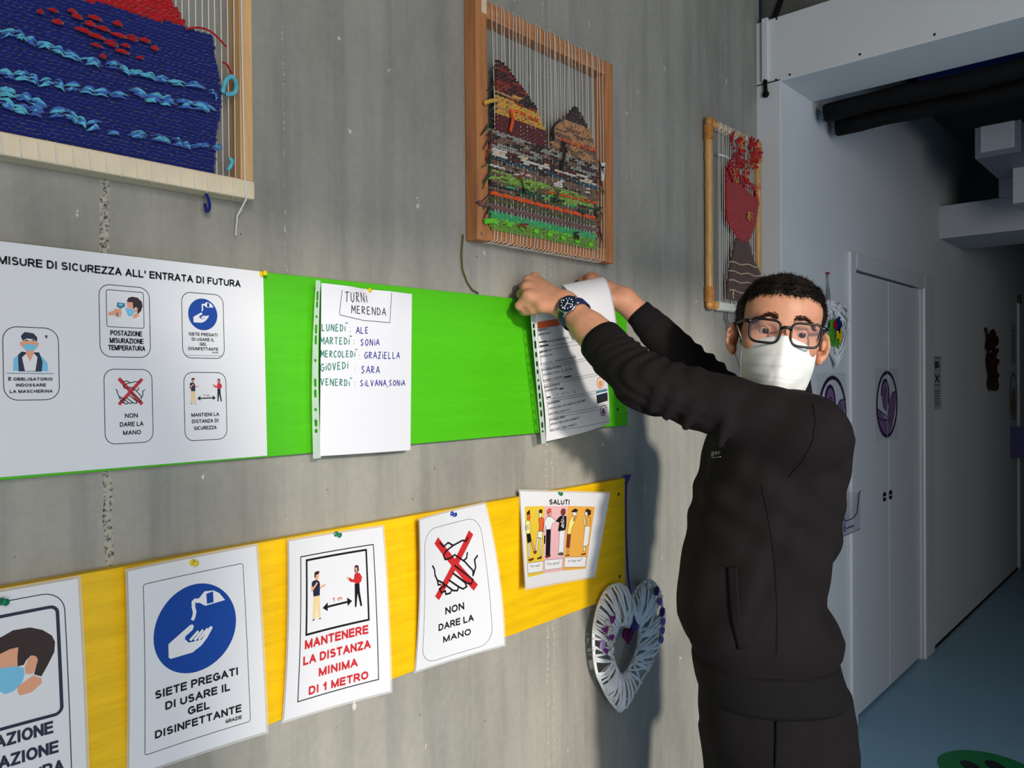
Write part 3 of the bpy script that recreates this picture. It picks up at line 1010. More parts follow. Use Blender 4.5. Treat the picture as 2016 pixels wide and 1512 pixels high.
# --- large safety poster on the green board
TRp, BRp = wp(518, 535, .0225), wp(526, 897, .0225)
sp_ = Sheet([TRp + (-.414, 0, .004), TRp, BRp, BRp + (-.416, 0, .002)], .420, .297)
sp_.paper(M_PAPER)
sp_.zoom(0, 460, 3.024)
sp_.text("MISURE DI SICUREZZA ALL' ENTRATA DI FUTURA", (-10, 178), (1432, 320), 46, I_BLK, 0.02)
for tl, br, r in (((15, 549), (357, 986), .017), ((590, 298), (899, 737), .015), ((1082, 345), (1337, 743), .014), ((620, 805), (915, 1238), .014), ((1095, 824), (1353, 1220), .014)):
    sp_.rrect(tl, br, r, .0010, I_BLK)
sp_.rrect((634, 332), (860, 563), .003, .0009, I_BLK)
for t, p, q, cap in (('È OBBLIGATORIO', (50, 875), (315, 873), 22), ('INDOSSARE', (95, 910), (276, 909), 22), ('LA MASCHERINA', (58, 947), (315, 946), 22)):
    sp_.text(t, p, q, cap - 3, I_BLK, 0.03)
for t, p, q, cap in (('POSTAZIONE', (660, 604), (848, 612), 31), ('MISURAZIONE', (656, 650), (856, 655), 31), ('TEMPERATURA', (647, 693), (866, 697), 31)):
    sp_.text(t, p, q, cap, I_BLK, 0.016)
for t, p, q, cap in (('SIETE PREGATI', (1125, 606), (1296, 611), 19), ('DI USARE IL', (1143, 637), (1276, 640), 19), ('GEL', (1190, 665), (1232, 667), 19), ('DISINFETTANTE', (1123, 693), (1300, 696), 19), ('GRAZIE', (1265, 711), (1300, 711), 8)):
    sp_.text(t, p, q, cap, I_BLK, 0.016)
for t, p, q, cap in (('NON', (746, 1095), (822, 1095), 27), ('DARE LA', (716, 1146), (856, 1146), 27), ('MANO', (735, 1196), (842, 1196), 27),
                     ('MANTIENI LA', (1141, 1088), (1305, 1086), 22), ('DISTANZA DI', (1144, 1126), (1302, 1124), 22), ('SICUREZZA', (1156, 1167), (1290, 1165), 22)):
    sp_.text(t, p, q, cap, I_BLK, 0.016)
cA, cB = sp_.uv((1122, 478)), sp_.uv((1295, 482))
gel_art(sp_, (cA + cB) / 2, (cB[0] - cA[0]) / 2)
sp_.zoom(0, 460, 3.024)
A_SHAKE.draw(sp_, sp_.uv((690, 860)), sp_.uv((866, 1014)), 2, .0012)
A_COUPLE.draw(sp_, sp_.uv((1130, 857)), sp_.uv((1325, 1010)), 2, .0006)
sp_.zoom(0, 460, 3.024)
sp_.text('1 m', (1212, 969), (1248, 969), 14, I_RED, 0.02)
sp_.stroke([(1100, 722), (1322, 727)], .0005, I_GRY)
sp_.zoom(190, 550, 4.581)
for pts, m, z in (([(275, 200), (290, 165), (325, 155), (375, 165), (412, 200), (420, 240), (405, 285), (375, 315), (372, 285), (375, 260), (355, 250), (335, 270), (330, 205), (300, 205)], I_HAIR, 1),
                  ([(276, 205), (330, 205), (332, 265), (280, 255)], I_SKIN, 1.5), ([(262, 255), (345, 270), (345, 300), (318, 332), (290, 330), (275, 300)], I_SKY, 2), ([(345, 275), (368, 250), (375, 275), (365, 300), (345, 295)], I_SKIN, 2.4),
                  ([(335, 318), (372, 300), (388, 330), (350, 352), (330, 345)], I_SKIN, 1.5), ([(190, 205), (262, 215), (260, 245), (220, 265), (185, 245)], I_TEAL, 2), ([(205, 215), (238, 220), (235, 238), (205, 234)], I_SKY, 3),
                  ([(108, 298), (150, 285), (175, 262), (225, 270), (232, 300), (220, 335), (190, 340), (170, 322), (112, 326)], I_SKIN, 2.5)):
    sp_.poly(pts, m, z)
sp_.stroke([(188, 295), (192, 318), (182, 330)], .002, I_TEAL, 4)
sp_.zoom(0, 460, 3.024)
for pts, m, z in (([(78, 815), (82, 740), (118, 715), (250, 728), (285, 770), (288, 818)], I_SKY, 1), ([(112, 818), (108, 720), (130, 700), (160, 705), (200, 705), (235, 705), (255, 760), (250, 820)], I_NAVY, 1.4),
                  ([(150, 816), (132, 735), (158, 712), (205, 712), (225, 735), (212, 816)], I_WHT, 1.8), ([(155, 690), (203, 690), (204, 712), (180, 758), (155, 712)], I_SKIN, 2), ([(135, 630), (220, 640), (222, 675), (195, 700), (160, 698), (132, 670)], I_SKIN, 2.2),
                  ([(118, 645), (140, 640), (138, 668), (122, 665)], I_SKIN, 2.1), ([(218, 645), (234, 650), (228, 672), (215, 672)], I_SKIN, 2.1),
                  ([(125, 610), (135, 595), (150, 584), (200, 592), (222, 615), (222, 642), (205, 628), (160, 622), (136, 635)], I_NAVY, 2.6), ([(138, 660), (180, 655), (222, 662), (215, 688), (180, 697), (150, 690)], I_SKY, 3)):
    sp_.poly(pts, m, z)
sp_.stroke([(40, 829), (322, 832)], .0007, I_BLU)
sp_.text('E', (271, 619), (285, 619), 15, I_BLK, 0.04)
for x in (158, 200):
    sp_.stroke([(x - 9, 634), (x + 9, 633)], .0012, I_HAIR, 4)
tag(sp_.build('safety_poster'), 'wide white safety poster with five framed pictograms on the green board', 'poster')

# --- handwritten duty list in a punched sleeve
hp = [(633, 557), (811, 579), (808, 886), (630, 898)]
dip = lambda a, c: -0.012 * math.exp(-((a - .5) / .16) ** 2) * math.exp(-c / .06) + 0.004 * math.sin(math.pi * a)
sh_ = sheet_from(hp, (.0480, .0410, .0400, .0470), .210, .297, bulge=dip, nu=26, nv=26)
sh_.paper(M_PLAIN)
# perforated strip of the sleeve
tl, bl = sh_.at(-.001, -.004), sh_.at(-.001, .301)
STRIP_C = [wp(622, 551, .050), wp(631, 553, .050), wp(632, 902, .049), wp(616.5, 903, .049)]
st2 = Sheet(STRIP_C, .014, .305, bulge=lambda a, c: .004 * math.sin(math.pi * c))
st2.mats = [M_SLEEVE]
HOLES = [(.09, .020), (.135, .014), (.205, .006), (.275, .018), (.335, .018), (.45, .006), (.575, .016), (.635, .016), (.725, .006), (.80, .014), (.845, .008)]


def strip(sh, holes):
    """plastic strip with punched openings left open"""
    W, H = sh.W, sh.H
    cuts = [0.0]
    for c, l in holes:
        cuts += [c * H - l / 2 * .9, c * H + l / 2 * .9]
    cuts.append(H)
    for k in range(len(cuts) - 1):
        a, c = cuts[k], cuts[k + 1]
        if k % 2 == 0:
            sh.mb.grid(lambda u, v: sh.at(u * W, a + (c - a) * v), 2, 3, sh.mi(M_SLEEVE))
        else:
            for u0, u1 in ((0, .3), (.7, 1)):
                sh.mb.grid(lambda u, v: sh.at((u0 + (u1 - u0) * u) * W, a + (c - a) * v), 1, 2, sh.mi(M_SLEEVE))
            # rounded ends of the opening
            r = min(.2 * W * 1.0, (c - a) / 2)
            for sgn, e in ((1, a), (-1, c)):
                for (ua, ub) in ((.3, .5), (.5, .7)):
                    inner = [(.5 + .2 * math.cos(t), math.sin(t)) for t in np.linspace(0, math.pi / 2, 5)]
                    pts = []
                    for ux, q in inner:
                        uu = ux if ub > .5 else 1 - ux
                        pts.append((uu * W, e + sgn * r * (1 - q)))
                    cor = ((.7 if ub > .5 else .3) * W, e)
                    sh.spoly([cor] + pts, M_SLEEVE, 0, 0)


_st2 = st2.at
st2.at = lambda u, v, lift=0.0: _st2(u, v, lift) + np.array([-.0075 * math.sin(math.pi * v / .305), 0, 0])
strip(st2, HOLES)
sh_.zoom(580, 520, 3.78)
sh_.stroke([(347, 193), (334, 300), (328, 362), (332, 380), (500, 420), (700, 437), (706, 330), (716, 213)], .0011, I_PEN)
for t, p, q, cap, m in (('TURNI', (368, 282), (545, 285), 72, I_PEN), ('MERENDA', (412, 365), (676, 384), 55, I_PEN),
                        ('LUNEDI`', (200, 497), (374, 500), 50, I_PENG), (':', (398, 508), (420, 508), 46, I_PENG), ('ALE', (445, 516), (545, 516), 46, I_PENB),
                        ('MARTEDI`', (190, 596), (404, 598), 50, I_PENG), (':', (427, 600), (449, 600), 46, I_PENG), ('SONIA', (478, 607), (626, 605), 46, I_PENB),
                        ('MERCOLEDI`', (193, 693), (444, 692), 46, I_PENG), (':', (462, 712), (484, 712), 46, I_PENG), ('GRAZIELLA', (505, 704), (782, 703), 48, I_PENB),
                        ('GIOVEDI', (190, 797), (394, 777), 52, I_PENG), (':', (432, 806), (454, 806), 46, I_PENG), ('SARA', (483, 811), (628, 813), 50, I_PENB),
                        ('VENERDI`', (192, 900), (405, 908), 48, I_PENG), (':', (432, 914), (454, 914), 46, I_PENG), ('SILVANA,SONIA', (475, 908), (824, 905), 42, I_PENB)):
    sh_.hand(t, p, q, cap, .0017, m)
root = thing('duty_list', 'handwritten weekday list in a punched clear sleeve, pinned to the green board', 'paper sheet', sh_.c[3])
sh_.build('sheet', root)
st2.build('punched_strip', root)
# ---------------------------------------------------------------- push pins
PIN_C = {'yellow': mat('yellow_pin_plastic', (226, 200, 20), 0.2, 0.5), 'green': mat('green_pin_plastic', (12, 120, 80), 0.2, 0.5),
         'blue': mat('blue_pin_plastic', (24, 62, 160), 0.2, 0.5)}
M_STEEL = mat('steel', (190, 190, 195), 0.25, 0.5, metal=1.0)


def pin(color, px, py, off, label, tilt=(0.0, 0.0)):
    p = wp(px, py, off)
    r = thing('push_pin', label, 'push pin', p, 'push pins on the boards')
    ax = unit((tilt[0], -1, tilt[1]))
    mb = MB()
    mb.lathe([(0, .0025), (.0003, .0046), (.0014, .0050), (.0024, .0040), (.0034, .0026), (.0065, .0022), (.0085, .0030), (.0095, .0043), (.0107, .0046), (.0116, .0036), (.0118, .0)], p, ax, 16)
    mb.build('pin_head', PIN_C[color], r)
    mb = MB()
    mb.lathe([(-.024, .0003), (-.022, .0005), (.0005, .0005)], p, ax, 6)
    mb.build('pin_needle', M_STEEL, r)


pin('yellow', 515, 540, .0225, 'yellow push pin at the upper right corner of the wide poster', (.1, .12))
pin('yellow', 720, 573, .030, 'yellow push pin holding the handwritten weekday list', (.2, .1))
pin('green', 2, 1184, .034, 'green push pin in the temperature notice at the far left', (.3, .0))
pin('yellow', 378, 1107, .030, 'yellow push pin in the notice with the blue circle', (.2, -.1))
pin('green', 661, 1051, .030, 'green push pin in the notice with red capitals', (.2, -.15))
pin('blue', 889, 1011, .036, 'blue push pin in the crossed-out handshake notice', (.2, -.15))
pin('green', 1099, 971, .036, 'green push pin in the greetings sheet', (.1, -.1))
# ---------------------------------------------------------------- looms
M_PINE = wood('pale_pine', (226, 178, 122), 2, 0.85, 1.0, 0.5, 0.8)
M_PINEX = wood('pale_pine_rail', (226, 178, 122), 0, 0.85, 1.0, 0.5, 0.8)
M_TAPE = mat('paper_tape', (226, 208, 178), 0.7, 0.3, var=0.06, vscale=30, bump=0.15, bscale=60)
M_LARCH = wood('reddish_larch', (196, 130, 82), 2, 0.72, 1.0, 0.5, 1.0)
M_LARCHX = wood('reddish_larch_rail', (196, 130, 82), 0, 0.72, 1.0, 0.5, 1.0)
M_BAMBOO = mat('bamboo_cane', (206, 160, 100), 0.35, 0.45, var=0.18, vscale=14, vstretch=(6, 6, 1))
M_CANE = mat('cane_binding', (196, 136, 70), 0.4, 0.4, var=0.25, vscale=60)
M_WARP = mat('white_warp_thread', (222, 220, 212), 0.8, 0.2)


def yarn(name, rgb, var=0.22):
    return mat(name, rgb, 0.92, 0.15, var=var, vscale=90, bump=0.6, bscale=420, sheen=0.3)


Y_BLUE = yarn('deep_blue_wool', (18, 31, 106)); Y_RED = yarn('red_wool', (176, 14, 24)); Y_CYAN = yarn('turquoise_wool', (92, 184, 206)); Y_MID = yarn('mid_blue_wool', (62, 106, 186))
Y_MAR = yarn('maroon_wool', (96, 22, 24)); Y_YEL = yarn('mustard_yarn', (214, 162, 62)); Y_ORG = yarn('orange_yarn', (232, 86, 30)); Y_TAN = yarn('tan_yarn', (186, 134, 88))
Y_DBR = yarn('dark_brown_wool', (52, 34, 30)); Y_GRY = yarn('grey_fleck_yarn', (150, 148, 138)); Y_WHT = yarn('white_fleck_yarn', (214, 208, 198)); Y_TEA = yarn('dark_teal_yarn', (38, 78, 94))
Y_TAU = yarn('taupe_yarn', (122, 92, 72)); Y_LIM = yarn('lime_yarn', (140, 176, 62)); Y_OLI = yarn('olive_wool', (88, 84, 32)); Y_MIN = yarn('green_yarn', (54, 178, 104)); Y_GRN = yarn('grass_green_yarn', (112, 160, 44))
Y_BRB = yarn('brown_ribbon', (122, 86, 76)); Y_NEO = yarn('bright_green_yarn', (110, 214, 40)); Y_RUS = yarn('rust_yarn', (146, 44, 24)); Y_CRM = yarn('cream_yarn', (224, 196, 160)); Y_GRD = yarn('bottle_green_yarn', (28, 74, 44))


def row(mb, x0, x1, z, y, r, mi, n=None, amp=0.0022, ph=0, slope=0.0, wob=0.0006, seg=6):
    """one woven pick, waving over and under the warp"""
    n = n or max(6, int((x1 - x0) / 0.006))
    pts = []
    for k in range(n + 1):
        x = x0 + (x1 - x0) * k / n
        pts.append((x, y + amp * (1 if (k + ph) % 2 else -1), z + slope * (x - x0) + R.uniform(-wob, wob)))
    mis = mi if isinstance(mi, list) else None
    if mis is None:
        mb.tube(pts, r, seg, mi, caps=True)
    else:
        # mixed yarn: colour changes along the pick
        i = 0
        while i < n:
            j = min(n, i + R.choice((2, 3, 4, 6)))
            mb.tube(pts[i:j + 1], r, seg, R.choice(mis), caps=False)
            i = j


def curly(mb, p, n, r, mi, step=0.006, d0=(0, -0.3, -1), spread=0.6):
    d = unit(d0)
    pts = [np.array(p, float)]
    for _ in range(n):
        d = unit(d + np.array([R.uniform(-spread, spread), R.uniform(-spread, spread) * .5, R.uniform(-spread, spread)]) * .7 + unit(d0) * .3)
        pts.append(pts[-1] + d * step)
    mb.tube(pts, r, 5, mi)


def smooth(P, n=6):
    P = [np.array(p, float) for p in P]
    out = []
    for i in range(len(P) - 1):
        a, b_, c, d = P[max(0, i - 1)], P[i], P[i + 1], P[min(len(P) - 1, i + 2)]
        for k in range(n):
            t = k / n
            out.append(.5 * (2 * b_ + (c - a) * t + (2 * a - 5 * b_ + 4 * c - d) * t * t + (3 * b_ - a - 3 * c + d) * t ** 3))
    out.append(P[-1])
    return out


# --- 1: pale pine loom with the blue tapestry
X0, X1, Z0, Z1, OY = 0.02, 0.672, 1.728, 2.36, 0.037
lm = thing('weaving_loom', 'pale pine loom holding a dark blue woollen tapestry with turquoise streaks', 'loom', ((X0 + X1) / 2, -0.018, Z0))
b = MB(); b.box((X1 - .022, -OY, Z0 + .024), (X1, -.002, Z1)); b.build('stile', M_PINE, lm, bevel=.0015)
b = MB(); b.box((X0, -OY, Z0 + .024), (X0 + .022, -.002, Z1)); b.build('stile', M_PINE, lm, bevel=.0015)
b = MB(); b.box((X0 - .001, -OY - .003, Z0 - .006), (X1 + .001, -.001, Z0 + .024)); b.build('rail', M_TAPE, lm, bevel=.003)
b = MB(); b.box((X0, -OY, Z1), (X1, -.002, Z1 + .026)); b.build('rail', M_PINEX, lm, bevel=.002)
b = MB()
for k in range(58):
    x = X0 + .03 + k * (X1 - X0 - .055) / 57
    b.tube([(x, -OY + .012, Z0 + .02), (x + R.uniform(-.002, .002), -OY + .014, Z1 + .004)], .0011, 5, 0)
for k in range(30):
    x = X0 + .02 + k * .0212
    b.tube([(x, -OY - .0015, Z0 + .020), (x + .001, -OY - .0042, Z0 + .012), (x + .002, -OY - .0042, Z0 - .004), (x + .002, -OY + .004, Z0 - .0075)], .0011, 5, 0)
b.tube([(X1 - .022, -OY - .002, Z1), (X1 - .0205, -OY - .004, 1.99), (X1 - .0175, -OY - .003, Z0 + .028), (X1 - .016, -OY - .005, Z0 - .008), (X1 - .0150, -.012, Z0 - .03), (X1 - .0165, -.008, Z0 - .062)], .0014, 6, 0)
b.build('warp_threads', M_WARP, lm)
# weft: red field above a diagonal edge, blue below
b = MB()
zz = Z0 + .030
i = 0
XW = X1 - .050
RA, RB, RC, RD = [wp(*q_, OY - .01) for q_ in ((165, 0), (368, 56), (340, 5), (432, 84))]
while zz < 2.085:
    xr = XW - .006 + .005 * math.sin(zz * 31) + R.uniform(-.002, .002)
    # red above a gently rising edge, blue below it
    xe = RA[0] + (zz - RA[2]) * (RB[0] - RA[0]) / (RB[2] - RA[2])
    if zz > RB[2]:
        lim = float(np.interp(zz, [RB[2], RC[2], RC[2] + .25], [RB[0], RC[0], RC[0] - .06]))
        segs = [(X0 + .03, lim + R.uniform(-.003, .003), 1)]
    elif xe > X0 + .06:
        xe += R.uniform(-.006, .006)
        segs = [(X0 + .03, xe, 1), (xe, xr, 0)]
    else:
        segs = [(X0 + .03, xr, 0)]
    for (a, c, mi) in segs:
        if c - a > .01:
            row(b, a, c, zz, -OY + .010, .0034, mi, n=max(4, int((c - a) / .0045)), amp=.0018, ph=i, slope=0.0, wob=.0012)
    zz += .0052
    i += 1
b.build('woollen_weft', [Y_BLUE, Y_RED], lm)
# turquoise and mid blue fleece lying in streaks on the blue
b = MB()
PX = lambda x, y: wp(x / 3.15, y / 3.15, OY + .002)
STREAKS = [([(0, 215), (90, 205), (160, 240), (230, 280), (330, 300), (400, 335), (500, 370), (620, 400)], 13, .006), ([(665, 405), (750, 420), (800, 455), (880, 460), (960, 490), (1050, 505), (1150, 525), (1260, 545)], 10, .005),
           ([(0, 450), (90, 475), (180, 480), (240, 515), (330, 505), (400, 545), (490, 550), (580, 570), (680, 585), (780, 600)], 14, .006),
           ([(810, 560), (900, 610), (1000, 620), (1100, 640), (1200, 655), (1330, 690)], 15, .009), ([(0, 570), (100, 590), (200, 620), (280, 660)], 14, .008),
           ([(0, 620), (80, 660), (180, 690), (270, 715)], 14, .008), ([(320, 700), (400, 700), (480, 750), (540, 790), (620, 780)], 15, .008),
           ([(670, 820), (740, 828)], 9, .004), ([(805, 835), (905, 850)], 10, .005), ([(950, 855), (1045, 878)], 9, .004), ([(1070, 880), (1130, 895), (1180, 915)], 13, .006), ([(1190, 910), (1290, 910)], 9, .004), ([(1320, 915), (1375, 915)], 11, .005), ([(1300, 570), (1335, 580), (1340, 620)], 9, .003)]
for pts, wd, r in STREAKS:
    if pts[0][0] == 0:
        x0_, y0_ = pts[0]
        pts = [(x0_ - d_, y0_ - d_ * .20 + (d_ // 7) % 23) for d_ in (560, 480, 400, 320, 240, 160, 80)] + pts
    for k in range(len(pts) - 1):
        a, c = np.array(PX(*pts[k])), np.array(PX(*pts[k + 1]))
        for q in range(9):
            u0, u1 = R.uniform(-.15, .4), R.uniform(.6, 1.2)
            dz = R.uniform(-r * .7, r * .7)
            p0, p1 = a + (c - a) * u0, a + (c - a) * u1
            m = (p0 + p1) / 2 + np.array([0, -R.uniform(.001, .004), R.uniform(.0, .004)])
            e = np.array([0, 0, dz])
            P = [p0 + e + (0, .002, 0), (p0 + m) / 2 + e * 1.2, m + e, (p1 + m) / 2 + e * 1.1, p1 + e + (0, .002, 0)]
            b.tube(P, [.0006, r * .20, r * .27, r * .20, .0006], 6, 0 if R.random() < (.62 if k % 3 else .45) else 1)
b.build('fleece_streaks', [Y_CYAN, Y_MID], lm)
b = MB()
for (x, y, l) in ((330, 65, 70), (360, 130, 70), (250, 80, 40), (450, 70, 60), (480, 110, 70), (590, 115, 90), (560, 150, 70), (520, 190, 120), (640, 180, 90), (730, 150, 60), (600, 230, 110), (740, 215, 110), (820, 235, 80), (900, 255, 70), (960, 305, 50), (600, 280, 80), (690, 270, 90), (760, 325, 90), (870, 365, 50), (640, 348, 40), (780, 290, 60), (350, 140, 60)):
    a, c = np.array(PX(x - l / 2, y - l * .16)), np.array(PX(x + l / 2, y + l * .16))
    for q in range(2):
        e = np.array([0, -.0015, R.uniform(-.002, .002)])
        b.tube([a + (0, .002, 0) + e, (a + c) / 2 + e * 1.5, c + (0, .002, 0) + e], [.0008, .0026, .0008], 6, 0)
b.build('red_dashes', Y_RED, lm)
for pts, r in (([PX(1150, 180), PX(1240, 172), PX(1320, 205), PX(1405, 292)], .0016), ([PX(1380, 385), PX(1410, 405), PX(1440, 465)], .0018)):
    b = MB(); b.tube(smooth(pts), r, 6, 0); b.build('red_thread', Y_RED, lm)
b = MB()
b.tube(smooth([PX(1380, 575), PX(1400, 500), PX(1440, 475), PX(1465, 520), PX(1455, 575), PX(1400, 585)]), .0035, 8, 0)
b.build('turquoise_loop', Y_CYAN, lm)
b = MB(); b.tube(smooth([PX(1420, 980), PX(1440, 1000), PX(1430, 1030), PX(1410, 1055)]), .003, 7, 0); b.build('turquoise_end', Y_CYAN, lm)
b = MB()
q = wp(1270 / 3.15, 1190 / 3.15, .02)
b.tube(smooth([q + (0, 0, .012), q + (.001, 0, 0), q + (.004, -.004, -.012), q + (.006, -.003, -.024), q + (.003, 0, -.03), q + (.0, .0, -.018)]), .0028, 7, 0)
b.build('loose_yarn', Y_BLUE, lm)

# --- 2: larch loom with the landscape weave
X0, X1, Z0, Z1, OY = 1.189, 1.690, 1.724, 2.236, 0.036
lm = thing('weaving_loom', 'reddish wooden loom with striped mountain weaving in browns, orange and green', 'loom', ((X0 + X1) / 2, -0.018, Z0))
for x in (X0, X1 - .034):
    b = MB(); b.box((x, -OY, Z0), (x + .034, -.001, Z1)); b.build('stile', M_LARCH, lm, bevel=.0015)
b = MB(); b.box((X0 + .034, -OY + .001, Z0 + .002), (X1 - .034, -.001, Z0 + .034)); b.build('rail', M_LARCHX, lm, bevel=.0015)
b = MB(); b.box((X0 + .034, -OY + .001, Z1 - .036), (X1 - .034, -.001, Z1)); b.build('rail', M_LARCHX, lm, bevel=.0015)
b = MB(); b.box((X0 + .017, -OY - .0006, Z1 - .03), (X0 + .032, -OY + .0005, Z1 + .0005)); b.build('masking_tape', M_TAPE, lm)
b = MB(); b.lathe([(-.002, .003), (.0008, .0032), (.0012, .001)], (X0 + .010, -OY, Z0 + .012), (0, -1, 0), 10); b.build('screw', M_STEEL, lm)
nW = 34
wx = [X0 + .050 + k * (X1 - X0 - .10) / (nW - 1) + R.uniform(-.003, .003) for k in range(nW)]
b = MB()
for k, x in enumerate(wx):
    dx = R.uniform(-.006, .006)
    yy = -OY - .002 - .012 * (k % 2) * 0
    b.tube([(x + dx, -.004, Z1 - .01), (x + dx, -.003, Z1 + .003), (x + dx, -OY - .001, Z1 + .002), (x + dx, -OY - .003, Z1 - .012), (x, -OY - .004, 2.02), (x, -OY - .004, Z0 + .05),
            (x - .004, -OY - .003, Z0 + .004), (x - .009, -OY + .004, Z0 - .0015), (x - .016, -.012, Z0 - .0015)], .0009, 5, 0)
    if k % 2:
        b.tube([(x - .004 + dx, -.012, Z1 - .036), (x - .003, -.014, Z0 + .034)], .0008, 5, 0)
b.build('warp_threads', M_WARP, lm)
WM = [Y_MAR, Y_RUS, Y_YEL, Y_ORG, Y_TAN, Y_DBR, Y_GRY, Y_WHT, Y_TEA, Y_TAU, Y_LIM, Y_OLI, Y_MIN, Y_GRN, Y_BRB, Y_NEO, Y_GRD, Y_CRM]
iM = {n: k for k, n in enumerate(('mar', 'rus', 'yel', 'org', 'tan', 'dbr', 'gry', 'wht', 'tea', 'tau', 'lim', 'oli', 'min', 'grn', 'brb', 'neo', 'grd', 'crm'))}
F2 = lambda x, y: wp(x / 3.436 + 930, y / 3.436 + 90, OY + .006)
ZL = lambda y: F2(125, y)[2]        # height read at the left edge of the cloth
XL, XR = F2(122, 900)[0], F2(846, 1040)[0]
BANDS = [  # lower and upper height (photo left edge), colours, radius
    (1240, 1175, ['grn'], .0026), (1175, 1160, ['neo', 'grn'], .0026), (1160, 1115, ['min'], .0026), (1100, 1062, ['brb'], .0052), (1052, 1012, ['oli'], .0026), (1008, 985, ['org'], .0048), (985, 950, ['oli', 'tau', 'dbr'], .0026),
    (948, 915, ['grd', 'gry', 'min', 'dbr', 'oli', 'lim'], .0026), (915, 830, ['lim', 'oli', 'lim', 'grn', 'tau'], .0024), (828, 765, ['tau', 'tau', 'tau', 'dbr', 'wht'], .0024), (765, 735, ['tea', 'tea', 'dbr'], .0024),
    (735, 680, ['dbr', 'wht', 'mar', 'wht', 'dbr', 'crm'], .0030), (680, 640, ['mar', 'dbr', 'gry'], .0026), (640, 560, ['dbr', 'tau', 'gry', 'dbr', 'gry'], .0028)]
b = MB()
ph = 0
for y0, y1, cols, r in BANDS:
    z0, z1 = ZL(y0), ZL(y1)
    n = max(1, int((z1 - z0) / (r * 1.75)))
    for k in range(n):
        z = z0 + (z1 - z0) * (k + .5) / n
        mi = [iM[c] for c in cols]
        xl, xr = XL + R.uniform(-.004, .004), XR + R.uniform(-.006, .004)
        if cols == ['org']:
            for q in range(11):
                xa = XL - .004 + q * (XR - XL) / 11
                b.tube([(xa + .003, -OY - .002, z), (xa + .012, -OY - .009, z + .001), (xa + .030, -OY - .009, z - .001), (xa + (XR - XL) / 11 - .002, -OY - .002, z)], [.003, .0048, .0048, .003], 8, mi[0])
        elif cols == ['brb']:
            row(b, XL - .035, XR, z, -OY - .004, r, mi[0], n=22, amp=.003, ph=ph)
        else:
            row(b, xl, xr, z, -OY - .004, r, mi if len(mi) > 1 else mi[0], n=int((xr - xl) / .0085), amp=.0022, ph=ph)
        ph += 1
# the two peaks
zb = ZL(560)


def peak(cols_z, xl_of, xr_of, z_hi):
    z = zb
    k = 0
    while z < z_hi:
        c, r = [q for q in cols_z if z >= q[0]][-1][1:]
        xl, xr = xl_of(z), xr_of(z)
        if xr - xl > .006:
            mi = [iM[q] for q in c]
            row(b, xl, xr, z, -OY - .004, r, mi if len(mi) > 1 else mi[0], n=max(3, int((xr - xl) / .0075)), amp=.0022, ph=k)
        z += r * 1.7
        k += 1


def interp(tab):
    t = sorted(tab)
    return lambda z: float(np.interp(z, [q[0] for q in t], [q[1] for q in t]))


def edge(pts):
    return interp([(F2(*p)[2], F2(*p)[0]) for p in pts])


peak([(zb - 1, ['mar'], .0026), (F2(300, 508)[2], ['yel', 'yel', 'yel', 'tan'], .0034), (F2(200, 358)[2], ['dbr', 'yel', 'rus', 'dbr', 'tan'], .0028), (F2(260, 330)[2], ['mar', 'rus', 'mar', 'dbr'], .0028)],
     edge([(155, 530), (160, 360), (158, 240), (165, 130)]), edge([(510, 640), (500, 570), (460, 500), (435, 420), (380, 330), (300, 235), (235, 140), (205, 110)]), F2(190, 100)[2])
peak([(zb - 1, ['tan', 'tau'], .0030), (F2(600, 540)[2], ['tan', 'tan', 'tan', 'tan', 'dbr'], .0034), (F2(640, 500)[2], ['dbr'], .0030)],
     edge([(530, 690), (545, 560), (585, 500), (640, 470), (690, 410)]), edge([(845, 800), (825, 650), (795, 580), (760, 500), (715, 425)]), F2(700, 410)[2])
# bridge between the peaks
b.build('landscape_weft', WM, lm)
b = MB()


def dashes(p0, p1, n, mi, r=.0036):
    a, c = np.array(F2(*p0)), np.array(F2(*p1))
    for k in range(n):
        q0, q1 = a + (c - a) * (k + .1) / n, a + (c - a) * (k + .85) / n
        b.tube([q0 + (0, .001, 0), (q0 + q1) / 2 + (0, -.007, .001), q1 + (0, .001, 0)], [.0015, r, .0015], 7, mi)


for dd_ in (((270, 440), (450, 520), 4, 0), ((590, 635), (835, 720), 6, 0), ((495, 990), (835, 1070), 8, 0)):
    b = MB(); dashes(*dd_); b.build('orange_stitches', Y_ORG, lm)
ACC = [Y_ORG, Y_YEL, Y_NEO, Y_RUS, Y_DBR, Y_GRD, Y_LIM]


def accent(name, pts, r, m):
    q = MB(); q.tube(smooth(pts), r, 8, 0); q.build(name, ACC[m], lm)


a = F2(245, 435); accent('yarn_tail', [a + (0, -.006, 0), F2(250, 500) + (0, -.01, 0), F2(235, 585) + (0, -.009, 0)], .0036, 0)
for k in range(8):
    b = MB()
    x, z = F2(150 + k * 92, 1190 + k * 22)[[0, 2]]
    b.ball((x, -OY - .009, z), (.011, .004, .006), 8, 0); b.build('yarn_tuft', Y_NEO, lm)
b = MB()
accent('yarn_tail', [F2(75, 1190) + (0, -.004, 0), F2(125, 1185) + (0, -.006, 0)], .006, 2)
accent('yarn_tail', [F2(75, 390) + (0, -.002, 0), F2(110, 378) + (0, -.006, 0), F2(165, 370) + (0, -.006, 0)], .0045, 1)
b = MB()
for (x, y, m) in ((320, 1210, 3), (310, 900, 3), (680, 1270, 4), (590, 690, 4), (340, 960, 5), (560, 1040, 5), (720, 1110, 5), (820, 1130, 5), (330, 930, 6)):
    for k in range(5):
        curly(b, F2(x, y) + (0, -.008, 0), R.randint(2, 4), .0021, m, .0050, (R.uniform(-1, 1), -.3, R.uniform(-1, .6)))
